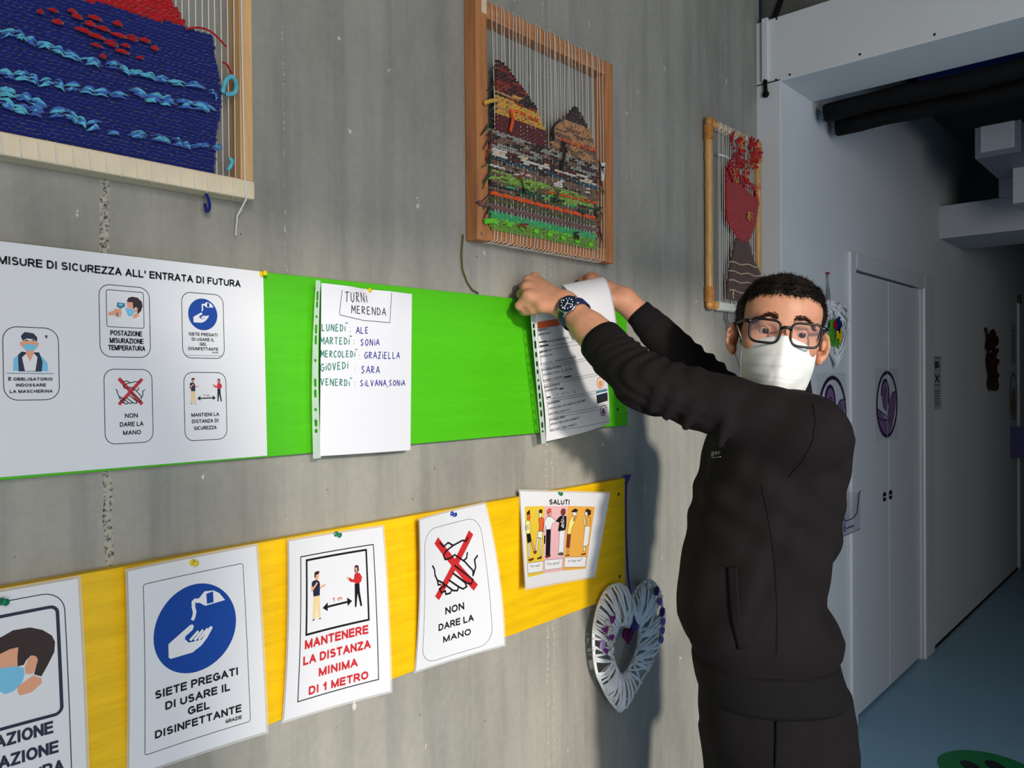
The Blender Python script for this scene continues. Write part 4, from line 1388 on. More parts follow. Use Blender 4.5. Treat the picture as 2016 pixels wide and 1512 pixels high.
for k in range(26):      # ends hanging down the left edge
    y = R.uniform(130, 1100)
    curly(b, F2(150 - y * .03, y) + (0, -.002, 0), R.randint(4, 9), .0012, R.choice((3, 4, 5, 4)), .006, (-.6, .1, -1), .5)
for k in range(14):
    y = R.uniform(700, 1250)
    curly(b, F2(846, y) + (0, -.003, 0), R.randint(3, 7), .0012, R.choice((3, 4, 5)), .006, (.5, -.1, -1), .6)
accent('yarn_tail', [F2(545, 640) + (0, -.004, 0), F2(525, 560) + (0, -.01, 0), F2(560, 520) + (0, -.01, 0), F2(600, 505) + (0, -.006, 0)], .003, 4)
accent('yarn_tail', [F2(590, 650) + (0, -.009, 0), F2(600, 720) + (0, -.012, 0), F2(585, 835) + (0, -.010, 0)], .003, 4)
b.build('loose_ends', ACC, lm)['kind'] = 'stuff'
M_TAG = mat('paper_tag', (226, 226, 226), 0.5, 0.3)
tg = Sheet([F2(862, 795) + (0, -.003, 0), F2(897, 790) + (0, -.001, 0), F2(890, 912) + (0, -.001, 0), F2(866, 918) + (0, -.004, 0)], .03, .045, nu=3, nv=4)
tg.paper(M_TAG)
tg.spoly([(.005, .009), (.026, .009), (.026, .014), (.005, .014)], I_BLK, 1); tg.sstroke([(.006, .022), (.024, .022)], .0008, I_GRY); tg.sstroke([(.006, .027), (.024, .027)], .0008, I_GRY)
tg.build('paper_tag', lm)
b = MB()
P = [(912, 462), (909, 500), (911, 530), (920, 555), (930, 570), (942, 577)]
b.tube([wp(*p, .006) for p in P], .0016, 6, 0)
tag(b.build('cord', mat('olive_cord', (96, 100, 52), 0.8, 0.2)), 'thin olive cord hanging from the reddish loom down to the green board', 'cord')

# --- 3: bamboo loom
X0, X1, Z0, Z1, OY = 2.238, 2.586, 1.655, 2.222, 0.024
lm = thing('weaving_loom', 'narrow bamboo cane loom with red flowers and brown weaving, beside the white portal', 'loom', ((X0 + X1) / 2, -0.013, Z0))
for x in (X0, X1):
    b = MB()
    zs = np.linspace(Z0 - .005, Z1 + .012, 40)
    rr = [.0125 + (.0016 if min(abs(z - q) for q in (1.78, 2.02, 2.12)) < .008 else 0) for z in zs]
    b.tube([(x, -.0145, z) for z in zs], rr, 12, 0)
    b.build('upright', M_BAMBOO, lm)
for z in (Z0, Z1):
    b = MB(); b.tube([(X0 - .006, -.0145, z), (X1 + .006, -.0145, z)], .011, 12, 0); b.build('crossbar', M_BAMBOO, lm)
for x in (X0, X1):
    for z in (Z0, Z1):
        b = MB()
        s = 1 if z == Z0 else -1
        for k in range(9):
            zz = z + s * (.012 + k * .0052)
            b.tube([(x + .0142 * math.cos(t), -.0145 + .0137 * math.sin(t), zz + .001 * math.sin(t)) for t in np.linspace(0, 2 * math.pi, 13)[:-1]], .0028, 5, 0, closed=True)
        for k in range(4):
            xx = x + (1 if x == X0 else -1) * (.012 + k * .005)
            b.tube([(xx, -.0145 + .012 * math.sin(t), z + .0125 * math.cos(t)) for t in np.linspace(0, 2 * math.pi, 13)[:-1]], .0026, 5, 0, closed=True)
        b.ball((x, -.016, z), (.0165, .0125, .0165), 12, 0)
        b.build('cane_binding', M_CANE, lm)
F3 = lambda x, y: wp(x / 5.815 + 1380, y / 5.815 + 220, OY)
F3b = lambda x, y: wp(x / 2.8 + 1360, y / 2.8 + 200, OY)
b = MB()
for k in range(20):
    x = X0 + .045 + k * .0135 + R.uniform(-.003, .003)
    b.tube([(x, -.004, Z1 - .005), (x, -.014, Z1 + .0125), (x, -.026, Z1 + .002), (x, -OY, Z1 - .03), (x + R.uniform(-.004, .004), -OY, Z0 + .02), (x, -.026, Z0), (x, -.014, Z0 - .0125)], .0012, 5, 0)
for k in range(9):
    x = X0 + .06 + k * .03
    b.tube([(x + .004 * math.sin(t), -.0145 - .0135 * math.cos(t * 1.0), Z1 + .0135 * math.sin(t)) for t in np.linspace(0, 2 * math.pi, 11)], .0026, 5, 0)
for k in range(30):
    x = X0 + .05 + k * .0075
    b.tube([(x, -.0145 - .013 * math.cos(t), Z0 + .013 * math.sin(t)) for t in np.linspace(0, 2 * math.pi, 9)], .0024, 5, 0)
b.tube([F3(205, 490), F3(280, 510), F3(360, 560), F3(470, 570)], .003, 6, 0)
b.build('warp_threads', M_WARP, lm)
b = MB()


def fill(left, right, mi, r=.0030, jag=.003):
    L, Q = edge3(left), edge3(right)
    zs = [F3b(*p)[2] for p in left + right]
    z, k = min(zs), 0
    while z < max(zs):
        row(b, L(z) + R.uniform(-jag, jag), Q(z) + R.uniform(-jag, jag), z, -OY - .001, r, mi, n=max(3, int((Q(z) - L(z)) / .008)), amp=.002, ph=k)
        z += r * 1.7
        k += 1


def edge3(pts):
    return interp([(F3b(*p)[2], F3b(*p)[0]) for p in pts])


fill([(190, 355), (188, 560), (196, 660), (250, 745), (262, 765)], [(240, 430), (290, 470), (345, 490), (372, 560), (350, 690), (318, 765)], 0)
fill([(320, 450), (345, 500)], [(352, 455), (372, 560)], 0)
fill([(240, 765), (212, 900), (195, 1000), (190, 1085)], [(318, 775), (345, 880), (398, 980), (400, 1085)], 1)
for y in (885, 935, 985, 1040):
    a0, a1 = F3b(205, y), F3b(385, y + 30)
    b.tube([a0 + (a1 - a0) * t + np.array([0, -.005, .003 * math.sin(t * 14)]) for t in np.linspace(0, 1, 14)], .0020, 5, 2)
b.tube([F3b(228, 1035) + (0, -.005, 0), F3b(224, 1060) + (0, -.006, 0), F3b(226, 1088) + (0, -.005, 0)], .002, 5, 2)
for (x, y, rr) in ((240, 250, 1.0), (335, 270, .85), (270, 390, .9), (215, 380, .5), (330, 330, .4)):
    for k in range(34):
        t = R.uniform(0, 2 * math.pi)
        p = F3b(x, y) + np.array([math.cos(t) * .030 * rr * R.random() ** .5 * 1.2, -.004, math.sin(t) * .034 * rr * R.random() ** .5])
        curly(b, p, 4, .003, 0, .006, (math.cos(t), -.5, math.sin(t)), .5)
for (x, y, m) in ((250, 245, 3), (345, 285, 3), (228, 405, 4), (285, 390, 3), (300, 610, 4), (310, 340, 4), (345, 490, 3), (262, 230, 4)):
    for k in range(7):
        t = R.uniform(0, 2 * math.pi)
        curly(b, F3b(x, y) + (0, -.010, 0), 5, .0014, m, .006, (math.cos(t), -.2, math.sin(t)), .35)
b.build('woven_flowers', [Y_RED, yarn('brown_wool', (84, 50, 40)), Y_CRM, Y_ORG, Y_YEL], lm)
b = MB()
for dx in (0, 5):
    b.tube([wp(1428 + dx, 612, .006), wp(1426 + dx, 628, .006), wp(1432 + dx, 640, .006), wp(1430 + dx * .8, 650, .006)], .0012, 5, 0)
b.build('hanging_cord', Y_DBR, lm)

# ---------------------------------------------------------------- wicker hearts
M_WICK = mat('white_paper_wicker', (236, 238, 240), 0.55, 0.35, var=0.05, vscale=40)
M_CRD = mat('violet_cord', (74, 64, 150), 0.85, 0.2, var=0.2, vscale=90)


def heart_curve(n):
    out = []
    for k in range(n):
        t = 2 * math.pi * k / n
        out.append((16 * math.sin(t) ** 3 / 17.0, (13 * math.cos(t) - 5 * math.cos(2 * t) - 2 * math.cos(3 * t) - math.cos(4 * t)) / 17.0 + .13))
    return np.array(out)


def heart(px_pts, name, label, off, holes=True):
    pass


HALF = [(0, .60), (.10, .78), (.25, .93), (.48, 1.0), (.72, .93), (.90, .72), (.99, .42), (.98, .10), (.88, -.22), (.68, -.52), (.42, -.80), (.20, -.96), (0, -1.0)]


def wide_heart(n):
    P = smooth([np.array((x, 0, z)) for x, z in HALF], 8)
    P = [(p[0], p[2]) for p in P]
    full = P + [(-x, z) for x, z in P[::-1][1:-1]]
    d = np.r_[0, np.cumsum([math.dist(full[i], full[(i + 1) % len(full)]) for i in range(len(full))])]
    full.append(full[0])
    t = np.linspace(0, d[-1], n + 1)[:-1]
    return np.stack([np.interp(t, d, [q[0] for q in full]), np.interp(t, d, [q[1] for q in full])], 1)


HC, HS = np.array([1.762, -.042, .745]), np.array([.166, .166])
HC[2] = (wp(1225, 1398, .042)[2] + wp(1280, 1143, .042)[2]) / 2
HS[1] = (wp(1280, 1143, .042)[2] - wp(1225, 1398, .042)[2]) / 2 / 1.02
n = 150
oc = wide_heart(n)
out_ = np.array([HC + (x * HS[0], 0, z * HS[1] * 1.02) for x, z in oc])
in_ = np.array([HC + (x * HS[0] * .42 - .004, 0, z * HS[1] * .43 - .010) for x, z in oc])
def outline(pts, m, y):
    P = smooth([wp(x / 5.4 + 1150, z / 5.4 + 1130, -y) for x, z in pts + pts[:1]], 5)[:-1]
    P = np.array(P + P[:1])
    d = np.r_[0, np.cumsum(np.linalg.norm(np.diff(P, axis=0), axis=1))]
    t = np.linspace(0, d[-1], m + 1)[:-1]
    return np.stack([np.interp(t, d, P[:, i]) for i in range(3)], 1)


out_ = outline([(497, 310), (470, 190), (430, 138), (360, 115), (290, 140), (220, 220), (160, 370), (122, 550), (112, 700), (122, 900), (150, 1060), (200, 1180), (260, 1300), (330, 1400), (395, 1455), (450, 1410), (520, 1290), (590, 1170), (660, 1060), (730, 910),
                (790, 760), (835, 600), (850, 450), (835, 300), (790, 170), (720, 88), (670, 80), (600, 130), (540, 220)], n, -.042)
in_ = outline([(480, 585), (440, 545), (385, 545), (335, 640), (308, 760), (312, 900), (350, 1010), (405, 1085), (455, 1050), (510, 970), (560, 850), (590, 720), (595, 600), (565, 535), (515, 555)], n, -.042)
hw = thing('wicker_heart', 'white wicker heart with purple buttons hanging at the right end of the yellow board', 'heart decoration', HC + (0, 0.02, -.17))
b = MB()
b.tube(out_ + (0, .004, 0), .0042, 7, 0, closed=True); b.tube(in_ + (0, .004, 0), .0036, 7, 0, closed=True)
for k in range(n):
    for side in (-1, 1):
        if R.random() < (.42 if side == -1 else .85):
            continue
        k2 = (k + R.choice((-9, -6, -3, -1, 1, 3, 6, 9))) % n
        p, q = out_[k], in_[k2]
        m = (p + q) / 2
        d = (q - p) * .04
        y = (.011 + R.uniform(0, .004)) * side
        b.tube([p - d + (0, .0, 0), p * .8 + q * .2 + (0, y * .8, 0), m + (0, y, 0), p * .2 + q * .8 + (0, y * .8, 0), q + d + (0, 0, 0)], .0033, 6, 0, flat=1)
b.build('wicker_band', M_WICK, hw)
HP = lambda x, y, o=.058: wp(x / 5.4 + 1150, y / 5.4 + 1130, o)
M_B1 = mat('dark_violet_button', (58, 28, 92), 0.4, 0.4); M_B2 = mat('lilac_button', (132, 98, 178), 0.4, 0.4); M_B3 = mat('purple_button', (132, 40, 132), 0.5, 0.4); M_B4 = mat('pale_lilac_button', (176, 150, 206), 0.4, 0.4)
M_CLOTH = mat('printed_ribbon', (206, 202, 194), 0.7, 0.3, var=0.2, vscale=120)
for (x, y, r, m) in ((762, 178, .0125, M_B1), (800, 290, .0105, M_B2), (820, 402, .0130, M_B1), (835, 505, .0095, M_B2), (828, 600, .0100, M_B2), (815, 698, .0100, M_B2), (188, 752, .0110, M_B4)):
    b = MB()
    b.lathe([(0, r * .8), (.0015, r), (.0035, r), (.0042, r * .85), (.0034, r * .7), (.0034, 0)], HP(x, y, .0585), (0, -1, 0), 20)
    b.build('button', m, hw)
for (x, y, s) in ((298, 480, 1.), (225, 595, 1.), (290, 672, .9), (225, 815, .95)):
    b = MB()
    o = HP(x, y, .0600)
    b.prism([(math.sin(t) ** 3 * .011 * s, (13 * math.cos(t) - 5 * math.cos(2 * t) - 2 * math.cos(3 * t) - math.cos(4 * t)) / 17 * .012 * s) for t in np.linspace(0, 2 * math.pi, 25)[:-1]], o, unit((1, 0, R.uniform(-.5, .5))), unit((R.uniform(-.4, .4), 0, 1)), (0, -1, 0), .003)
    b.build('felt_heart', M_B3, hw, fixn=True)
for (x, y) in ((262, 520), (268, 610), (280, 745)):
    b = MB()
    c0 = HP(x, y, .0590)
    b.grid(lambda u, v: c0 + np.array([(u - .5) * .022, -.004 * math.sin(u * 9 + v * 7), (v - .5) * .020]), 8, 8, 0)
    b.build('ribbon_scrap', M_CLOTH, hw, solid=.0008)
b = MB()
o = HP(460, 640, .040)
b.prism([(math.sin(t) ** 3 * .026, (13 * math.cos(t) - 5 * math.cos(2 * t) - 2 * math.cos(3 * t) - math.cos(4 * t)) / 17 * .027) for t in np.linspace(0, 2 * math.pi, 33)[:-1]], o, (1, 0, 0), (0, 0, 1), (0, -1, 0), .006)
for k in range(9):
    t = k * .7
    b.tube([o + (math.sin(t) * .018, -.007, .016), o + (math.sin(t + 2) * .008, -.0075, -.012 + .004 * math.cos(k))], .0022, 5, 0)
b.build('small_heart', mat('plum_yarn', (98, 24, 76), 0.8, 0.2, var=0.25, vscale=90), hw, fixn=True)
b = MB()
top = wp(1233, 950, .006)
b.tube([top, wp(1232, 985, .010), wp(1233, 1060, .012), wp(1236, 1130, .016), HP(492, 180, .03), HP(500, 300, .045), HP(520, 420, .05), HP(535, 500, .055)], .0028, 7, 0)
for k in range(14):
    curly(b, HP(530, 440 + k * 4, .056), 4, .0013, 0, .008, (R.uniform(-.6, .8), -.2, -1), .5)
for k in range(8):
    curly(b, top + (0, -.003, 0), 4, .0016, 0, .006, (R.uniform(-1, 1), -.2, 1), .4)
b.build('hanging_cord', M_CRD, hw)
b = MB(); b.lathe([(-.02, .0014), (.010, .0014), (.0104, .003), (.0116, .003)], top + (0, .004, 0), (0, -1, 0), 8); b.build('nail', M_STEEL, hw)
# ---------------------------------------------------------------- corridor
EO = E_OFF - .006       # face of the corridor wall
cpt = lambda x, y, o=0.0: wp(x, y, EO + o)
# double closet door with its architrave
b = MB()
mid = (DX0 + DX1) / 2
b.box((DX0, -EO + .010, .012), (mid - .0015, -EO + .05, DZ1)); dl = b.build('door_1', M_WOODW, bevel=.002); struct(dl)
b = MB()
b.box((mid + .0015, -EO + .010, .012), (DX1, -EO + .05, DZ1)); dr = b.build('door_2', M_WOODW, bevel=.002); struct(dr)
M_PULL = mat('black_pull', (16, 16, 18), 0.4, 0.4)
for px, d in ((1741, dl), (1753, dr)):
    c = wp(px, 978 if d is dl else 974, EO - .010)
    b = MB(); b.lathe([(-.002, .022), (.002, .0225), (.003, .019), (.0022, .0)], c, (0, -1, 0), 20)
    b.bar(c + (-.024, -.0035, 0), c + (.024, -.0035, 0), .002, .005, mi=1)
    b.build('finger_pull', [M_PULL, M_WOODW], d)
b = MB()
CW, CT = .072, .016
for (x0, x1, z0, z1) in ((DX0 - CW, DX0 - .004, 0, DZ1 + CW), (DX1 + .004, DX1 + CW + .1, 0, DZ1 + CW), (DX0 - .004, DX1 + .004, DZ1 + .004, DZ1 + CW)):
    b.box((x0, -EO - CT, z0), (x1, -EO + .001, z1))
struct(b.build('trim_3', M_WOODW, bevel=.006))
b = MB(); b.box((DX0, -EO + .052, 0), (DX1, -EO + .06, DZ1)); struct(b.build('trim_4', M_DARK))
# far door opening with casing
b = MB(); b.box((6.80, -EO - .016, 0), (6.87, -EO + .001, 2.02)); b.box((7.91, -EO - .016, 0), (7.98, -EO + .001, 2.02)); b.box((6.80, -EO - .016, 1.95), (7.98, -EO + .001, 2.02))
struct(b.build('trim_5', M_WOODW, bevel=.004))
b = MB(); b.box((6.87, -EO + .02, .01), (7.91, -EO + .06, 1.95)); struct(b.build('door_3', M_WOODW, bevel=.002))
# dark strip painting the shadow gap at the wall foot
b = MB(); b.box((DX1 + CW + .1, -EO - .004, 0), (6.80, -EO + .001, .012)); struct(b.build('gap_shade_corridor', M_DARK))
# transverse bulkhead, ducts and box
XB = 4.67
b = MB(); b.box((XB, -2.5, 2.158), (XB + .5, -EO + .01, 2.333)); struct(b.build('trim_6', M_GREYP, bevel=.004))
b = MB(); q = xp(1966, 340, XB); b.box((XB, -2.5, 2.333), (XB + .5, q[1], 2.60)); struct(b.build('trim_7', M_GREYP, bevel=.004))
XV = 3.9
p0, p1 = xp(1919, 313, XV), xp(2010, 222, XV)
vx = thing('ventilation_box', 'square white ventilation box with a paler panel hanging under the dark corridor ceiling', 'ventilation box', (XV + .2, (p0[1] + p1[1]) / 2, p0[2]))
b = MB(); b.box((XV, p1[1], p0[2]), (XV + .5, p0[1], 2.975)); b.build('casing', mat('grey_sheet_metal', (120, 126, 140), 0.5, 0.4), vx, bevel=.003)
g = .022
b = MB(); b.box((XV - .006, p1[1] + g, p0[2] + g), (XV + .002, p0[1] - g, p0[2] + (p0[1] - p1[1]) + .01)); b.build('front_panel', M_GREYP, vx, bevel=.002)
b = MB(); b.box((XV + .30, p1[1] - .3, p0[2] - .16), (XV + .5, p0[1] - .09, p0[2] + .004)); b.build('duct_collar', M_GREYP, vx, bevel=.003)
# black lagged pipes across the corridor
for (px, py0, py1, lab) in ((1627, 205, 238, 'upper of two black lagged pipes crossing below the white beam'), (1650, 233, 266, 'lower of two black lagged pipes crossing below the white beam')):
    e0 = wp(px, (py0 + py1) / 2, EO + .045)
    r = (py1 - py0) / 2 / FPX * float((e0 - CAM) @ FW) * 1.05
    mb = MB()
    ys = np.linspace(e0[1], -2.45, 30)
    mb.tube([(e0[0] + .004 * math.sin(y * 9), y, e0[2] + .003 * math.sin(y * 13)) for y in ys], [r * (1 + .05 * math.sin(k * 2.3)) for k in range(30)], 14, 0)
    o = mb.build('insulated_pipe', M_BLACK)
    tag(o, lab, 'pipe', 'lagged pipes under the portal beam')
    mb = MB()
    for k in range(26):
        t = R.uniform(0, 2 * math.pi)
        mb.ball(e0 + (math.cos(t) * r * .8, R.uniform(-.002, .012), math.sin(t) * r * .8), R.uniform(.003, .008), 6, 0)
    mb.build('frayed_end', mat('frayed_lagging', (104, 108, 116), 0.9, 0.2), o)
b = MB(); b.box((3.20, -2.45, 2.52), (3.24, -.36, 2.97)); struct(b.build('trim_8', M_NAVY))
b = MB(); b.box((3.26, -2.45, 2.50), (4.3, -.30, 2.97)); struct(b.build('trim_9', M_DARK, bevel=.01))
# conduit and black hanger on the portal
b = MB()
cz = xp(1508, 160, X_P)[2]
b.box((X_P - .014, -.045, cz), (X_P + .001, -.024, Z_B + .004))
tag(b.build('cable_duct', M_WOODW, bevel=.002), 'short white cable duct running down the portal corner beside the concrete wall', 'cable duct')
b = MB()
hz = xp(1508, 187, X_P)[2]
b.tube([(X_P - .008, -.034, cz + .004), (X_P - .008, -.035, (cz + hz) / 2), (X_P - .007, -.036, hz)], .007, 8, 0); b.ball((X_P - .008, -.036, hz), (.011, .012, .012), 10, 0)
tag(b.build('cable_end', M_BLACK), 'black cable end poking out below the white cable duct', 'cable')
for px, py, lab in ((1529, 37, 'small dark screw head at the top left corner of the white portal beam'), (1555, 147, 'small dark screw head just right of the beam corner, second from the black cable end'),
                    (1528, 157, 'small dark screw head nearest the black cable end, at the corner of the portal beam'), (1693, 107, 'small dark screw head part way along the lower edge of the white portal beam'),
                    (1840, 68, 'small dark screw head farthest right along the lower edge of the portal beam')):
    c = xp(px, py, X_P)
    b = MB(); b.lathe([(-.004, .0035), (.0008, .004), (.0014, .001)], c, (-1, 0, 0), 8)
    tag(b.build('screw', M_PULL), lab, 'screw', 'screws in the portal beam')


# purple emblem signs
M_CLEAR = mat('clear_acrylic_plate', (196, 200, 206), 0.15, 0.5, alpha=0.10)


def emblem(cx, cz, r, name, label, y, split=False):
    W = 2 * r * 1.06
    s = Sheet([(cx - W / 2, y, cz + W / 2), (cx + W / 2, y, cz + W / 2), (cx + W / 2, y, cz - W / 2), (cx - W / 2, y, cz - W / 2)], W, W, nu=4, nv=4)
    s.paper(M_CLEAR)
    c = W / 2
    C = lambda u, v: (c + u * r, c + v * r)
    circ = lambda rr: [(c + rr * r * math.cos(t), c + rr * r * math.sin(t)) for t in np.linspace(0, 2 * math.pi, 61)[:-1]]
    s.sstroke(circ(.94), r * .10, I_DPUR, 3, True)
    s.spoly([C(math.cos(t) * .30 - .18, math.sin(t) * .42 - .28) for t in np.linspace(0, 2 * math.pi, 41)[:-1]], I_PUR, 1)
    s.sstroke([C(math.cos(t) * .34 - .18, math.sin(t) * .46 - .26) for t in np.linspace(math.pi, 2.2 * math.pi, 30)], r * .09, I_DPUR, 3)
    s.sstroke([C(math.cos(t) * (.20 - t * .015) - .16, math.sin(t) * (.30 - t * .02) - .10) for t in np.linspace(-2.5, 4.5, 40)], r * .035, I_DPUR, 4)
    s.spoly([C(.05, .30), C(.28, -.12), C(.52, -.34), C(.86, -.36), C(.80, .10), C(.45, .70), C(.15, .90), C(-.1, .92)], I_PUR, 1.5)
    s.spoly([C(-.90, .10), C(-.60, .20), (C(-.2, .40)), C(.05, .46), C(.02, .80), C(-.15, .90), C(-.55, .72), C(-.85, .35)], I_PUR, 1.6)
    for q in ([(.05, .30), (.28, -.12), (.52, -.34), (.86, -.36)], [(.12, .55), (.40, .10), (.62, -.30)], [(.28, .70), (.60, .20), (.80, -.20)], [(-.90, .10), (-.45, .24), (.05, .40)], [(-.84, .36), (-.4, .46), (.1, .46)]):
        s.sstroke([C(*p) for p in q], r * .035, I_DPUR, 3)
    if split:
        s.sstroke([C(.0, -.98), C(.0, .98)], r * .02, I_WHT, 5)
    return tag(s.build(name), label, 'sign', 'round purple emblem signs')


c1 = (cpt(1612, 733) + cpt(1660, 733)) / 2
emblem(3.093, 1.283, .150, 'emblem_sign', 'round purple swirl emblem on the white wall below the corridor heart', -EO - .003)
emblem(mid - .03, 1.300, .153, 'emblem_sign', 'round purple swirl emblem on the white double door', -EO + .008, True)

# second wicker heart with felt flower
c = (cpt(1614, 620) + cpt(1658, 620)) / 2
c[2] = (cpt(1634, 588)[2] + cpt(1632, 727)[2]) / 2
h2 = thing('wicker_heart', 'white wicker heart with a felt flower hanging on the corridor wall', 'heart decoration', c + (0, .01, -.15))
S2 = .145
o2 = np.array([c + (x * S2, -.016, z * S2 * 1.02 - .0) for x, z in heart_curve(90)])
b = MB()
b.tube(o2, .004, 6, 0, closed=True)
for k in range(170):
    i, j = R.randrange(90), R.randrange(90)
    p, q = o2[i], o2[j]
    if .05 < np.linalg.norm(p - q) < .24:
        b.tube([p, (p + q) / 2 + (0, -R.uniform(-.006, .012), 0), q], .0026, 5, 0)
b.build('wicker_strands', M_WICK, h2)
for (px, py, m, s) in ((1638, 640, 'green', .75), (1636, 665, 'green', .9), (1649, 640, 'blue', .95), (1651, 660, 'yellow', .95), (1647, 676, 'green', .6), (1643, 640, 'red', .5)):
    col = {'green': (70, 160, 24), 'blue': (22, 34, 104), 'yellow': (214, 190, 20), 'red': (150, 16, 40)}[m]
    o = cpt(px, py, .040 + (.006 if m == 'red' else 0))
    b = MB()
    b.prism([((.026 + .006 * math.cos(5 * t)) * s * math.cos(t), (.030 + .006 * math.cos(5 * t)) * s * math.sin(t)) for t in np.linspace(0, 2 * math.pi, 31)[:-1]], o, (1, 0, 0), (0, 0, 1), unit((.2, -1, .1)), .005)
    b.build('felt_petal', bpy.data.materials.get(m + '_felt') or mat(m + '_felt', col, 0.9, 0.15, var=0.15, vscale=60), h2, fixn=True)
b = MB()
b.tube([cpt(1629, 540, .008), cpt(1630, 556, .010), cpt(1632, 580, .014), cpt(1633, 600, .018)], [.0025, .002, .006, .003], 7, 0)
b.build('hanging_ribbon', mat('grey_ribbon', (120, 128, 130), 0.7, 0.3), h2)
b = MB(); b.ball(cpt(1630, 538, .008), (.014, .006, .005), 8, 0); b.build('wall_hook', mat('red_hook', (170, 30, 50), 0.4, 0.4), h2)

# leaflet holder with leaflets
M_ACR = mat('clear_acrylic', (186, 190, 205), 0.1, 0.5, alpha=0.3)
M_ACRE = mat('acrylic_edge', (36, 38, 52), 0.2, 0.5)
lx1 = cpt(1693, 1040, .076)[0]
lz0, lz1 = cpt(1693, 1042, .076)[2], cpt(1693, 970, .076)[2]
lx0 = lx1 - .24
hd = thing('leaflet_holder', 'clear acrylic leaflet holder on the corridor wall beside the double door', 'leaflet holder', ((lx0 + lx1) / 2, -EO - .04, lz0))
b = MB()
yf = -EO - .075
b.box((lx0, -EO - .004, lz0), (lx1, -EO - .001, lz1 + .06)); b.box((lx0, yf, lz0), (lx1, -EO - .004, lz0 + .003))
b.prism([(0, 0), (.24, 0), (.24, .15), (.225, .14), (.20, .07), (.16, .055), (.08, .055), (.04, .07), (.015, .14), (0, .15)], (lx0, yf, lz0), (1, 0, 0), (0, 0, 1), (0, -1, 0), .003)
b.box((lx0, yf, lz0), (lx0 + .003, -EO - .004, lz1)); b.box((lx1 - .003, yf, lz0), (lx1, -EO - .004, lz1))
b.build('pocket', M_ACR, hd, fixn=True)
b = MB()
b.tube([(lx0 + u, yf - .0035, lz0 + v) for u, v in ((.24, .15), (.225, .14), (.20, .07), (.16, .055), (.08, .055), (.04, .07), (.015, .14), (0, .15))], .0018, 6, 0)
b.tube([(lx0, yf, lz0), (lx1, yf, lz0)], .0018, 6, 0)
b.build('rim', M_ACRE, hd)
s = Sheet([(lx0 + .06, yf - .0036, lz0 + .036), (lx0 + .19, yf - .0036, lz0 + .036), (lx0 + .19, yf - .0036, lz0 + .016), (lx0 + .06, yf - .0036, lz0 + .016)], .13, .02, nu=2, nv=2)
s.sstroke([(.010 + .007 * math.cos(t), .010 + .007 * math.sin(t)) for t in np.linspace(.7, 5.6, 14)], .0025, I_BLK, 1); s.sstroke([(.026, .010), (.105, .010)], .006, I_GRY, 1)
s.build('printed_mark', hd)
for k, (x, w, h, yo, lab) in enumerate(((.085, .11, .20, .030, 'blue leaflet with yellow picture standing in the clear holder'), (.055, .09, .15, .052, 'blue and white leaflet with red spot in front in the clear holder'))):
    t_ = .018
    y0 = -EO - yo
    s = Sheet([(lx0 + x, y0 + t_, lz0 + .006 + h), (lx0 + x + w, y0 + t_, lz0 + .006 + h), (lx0 + x + w, y0 - .006, lz0 + .006), (lx0 + x, y0 - .006, lz0 + .006)], w, h, nu=2, nv=2)
    s.paper(bpy.data.materials.get('leaflet_blue') or mat('leaflet_blue', (52, 70, 120), 0.4, 0.4))
    if k == 0:
        s.spoly([(.05, .03), (.08, .035), (.085, .06), (.06, .07)], I_YEL, 1); s.spoly([(.06, .085), (.085, .085), (.085, .095), (.06, .095)], I_ORG, 1)
    else:
        s.spoly([(.03, .03), (.085, .03), (.085, .10), (.03, .10)], I_WHT, 1); s.spoly([(.05, .05), (.07, .05), (.07, .075), (.05, .075)], I_RED, 2)
    tag(s.build('leaflet'), lab, 'leaflet', 'leaflets in the acrylic holder')

# notices further along the corridor
n0 = cpt(1837, 700)
s = Sheet([(n0[0], -EO - .002, n0[2]), (n0[0] + .15, -EO - .002, n0[2]), (n0[0] + .15, -EO - .002, n0[2] - .285), (n0[0], -EO - .002, n0[2] - .285)], .15, .285, nu=2, nv=2)
s.paper(mat('grey_notice_paper', (176, 182, 190), 0.5, 0.3))
s.sstroke([(.01, .012), (.14, .012)], .004, I_GRY); s.spoly([(.02, .03), (.10, .03), (.12, .06), (.02, .07)], I_GRY, 1); s.sstroke([(.03, .10), (.11, .14)], .012, I_DPUR); s.sstroke([(.11, .10), (.03, .14)], .012, I_DPUR)
s.sstroke([(.01, .155), (.11, .155)], .004, I_GRY)
for k in range(6):
    s.sstroke([(.02, .185 + k * .014), (.12 - .01 * (k % 3), .185 + k * .014)], .004, I_GRY)
tag(s.build('wall_notice'), 'narrow printed notice on the corridor wall just right of the double door', 'sign')
# dark red hanging ornament
e = (cpt(1927, 660) + cpt(1948, 660)) / 2
hr = thing('wall_ornament', 'dark red and brown knotted ornament hanging deep in the corridor', 'wall ornament', e + (0, 0, -.19))
b = MB()
for k in range(34):
    u = R.random()
    z = cpt(1935, 655)[2] - u * .36
    w = .055 * math.sin(math.pi * min(1, u * 1.25 + .15)) + .015
    b.ball((e[0] + R.uniform(-w, w) + u * .05, -EO - .03 - R.uniform(0, .03), z), (R.uniform(.02, .04), .02, R.uniform(.02, .045)), 8, 0 if u < .6 else (1 if R.random() < .5 else 2))
b.build('felt_scraps', [mat('dark_red_felt', (52, 14, 14), 0.9, 0.1, var=.3, vscale=20), mat('brown_felt', (50, 32, 20), 0.9, 0.1), mat('moss_felt', (34, 38, 18), 0.9, 0.1)], hr)
b = MB(); b.tube([(e[0], -EO - .004, cpt(1935, 648)[2]), (e[0], -EO - .02, cpt(1935, 662)[2])], .004, 6, 0); b.ball((e[0], -EO - .006, cpt(1935, 648)[2]), .012, 8, 0); b.build('wall_hook', M_PULL, hr)
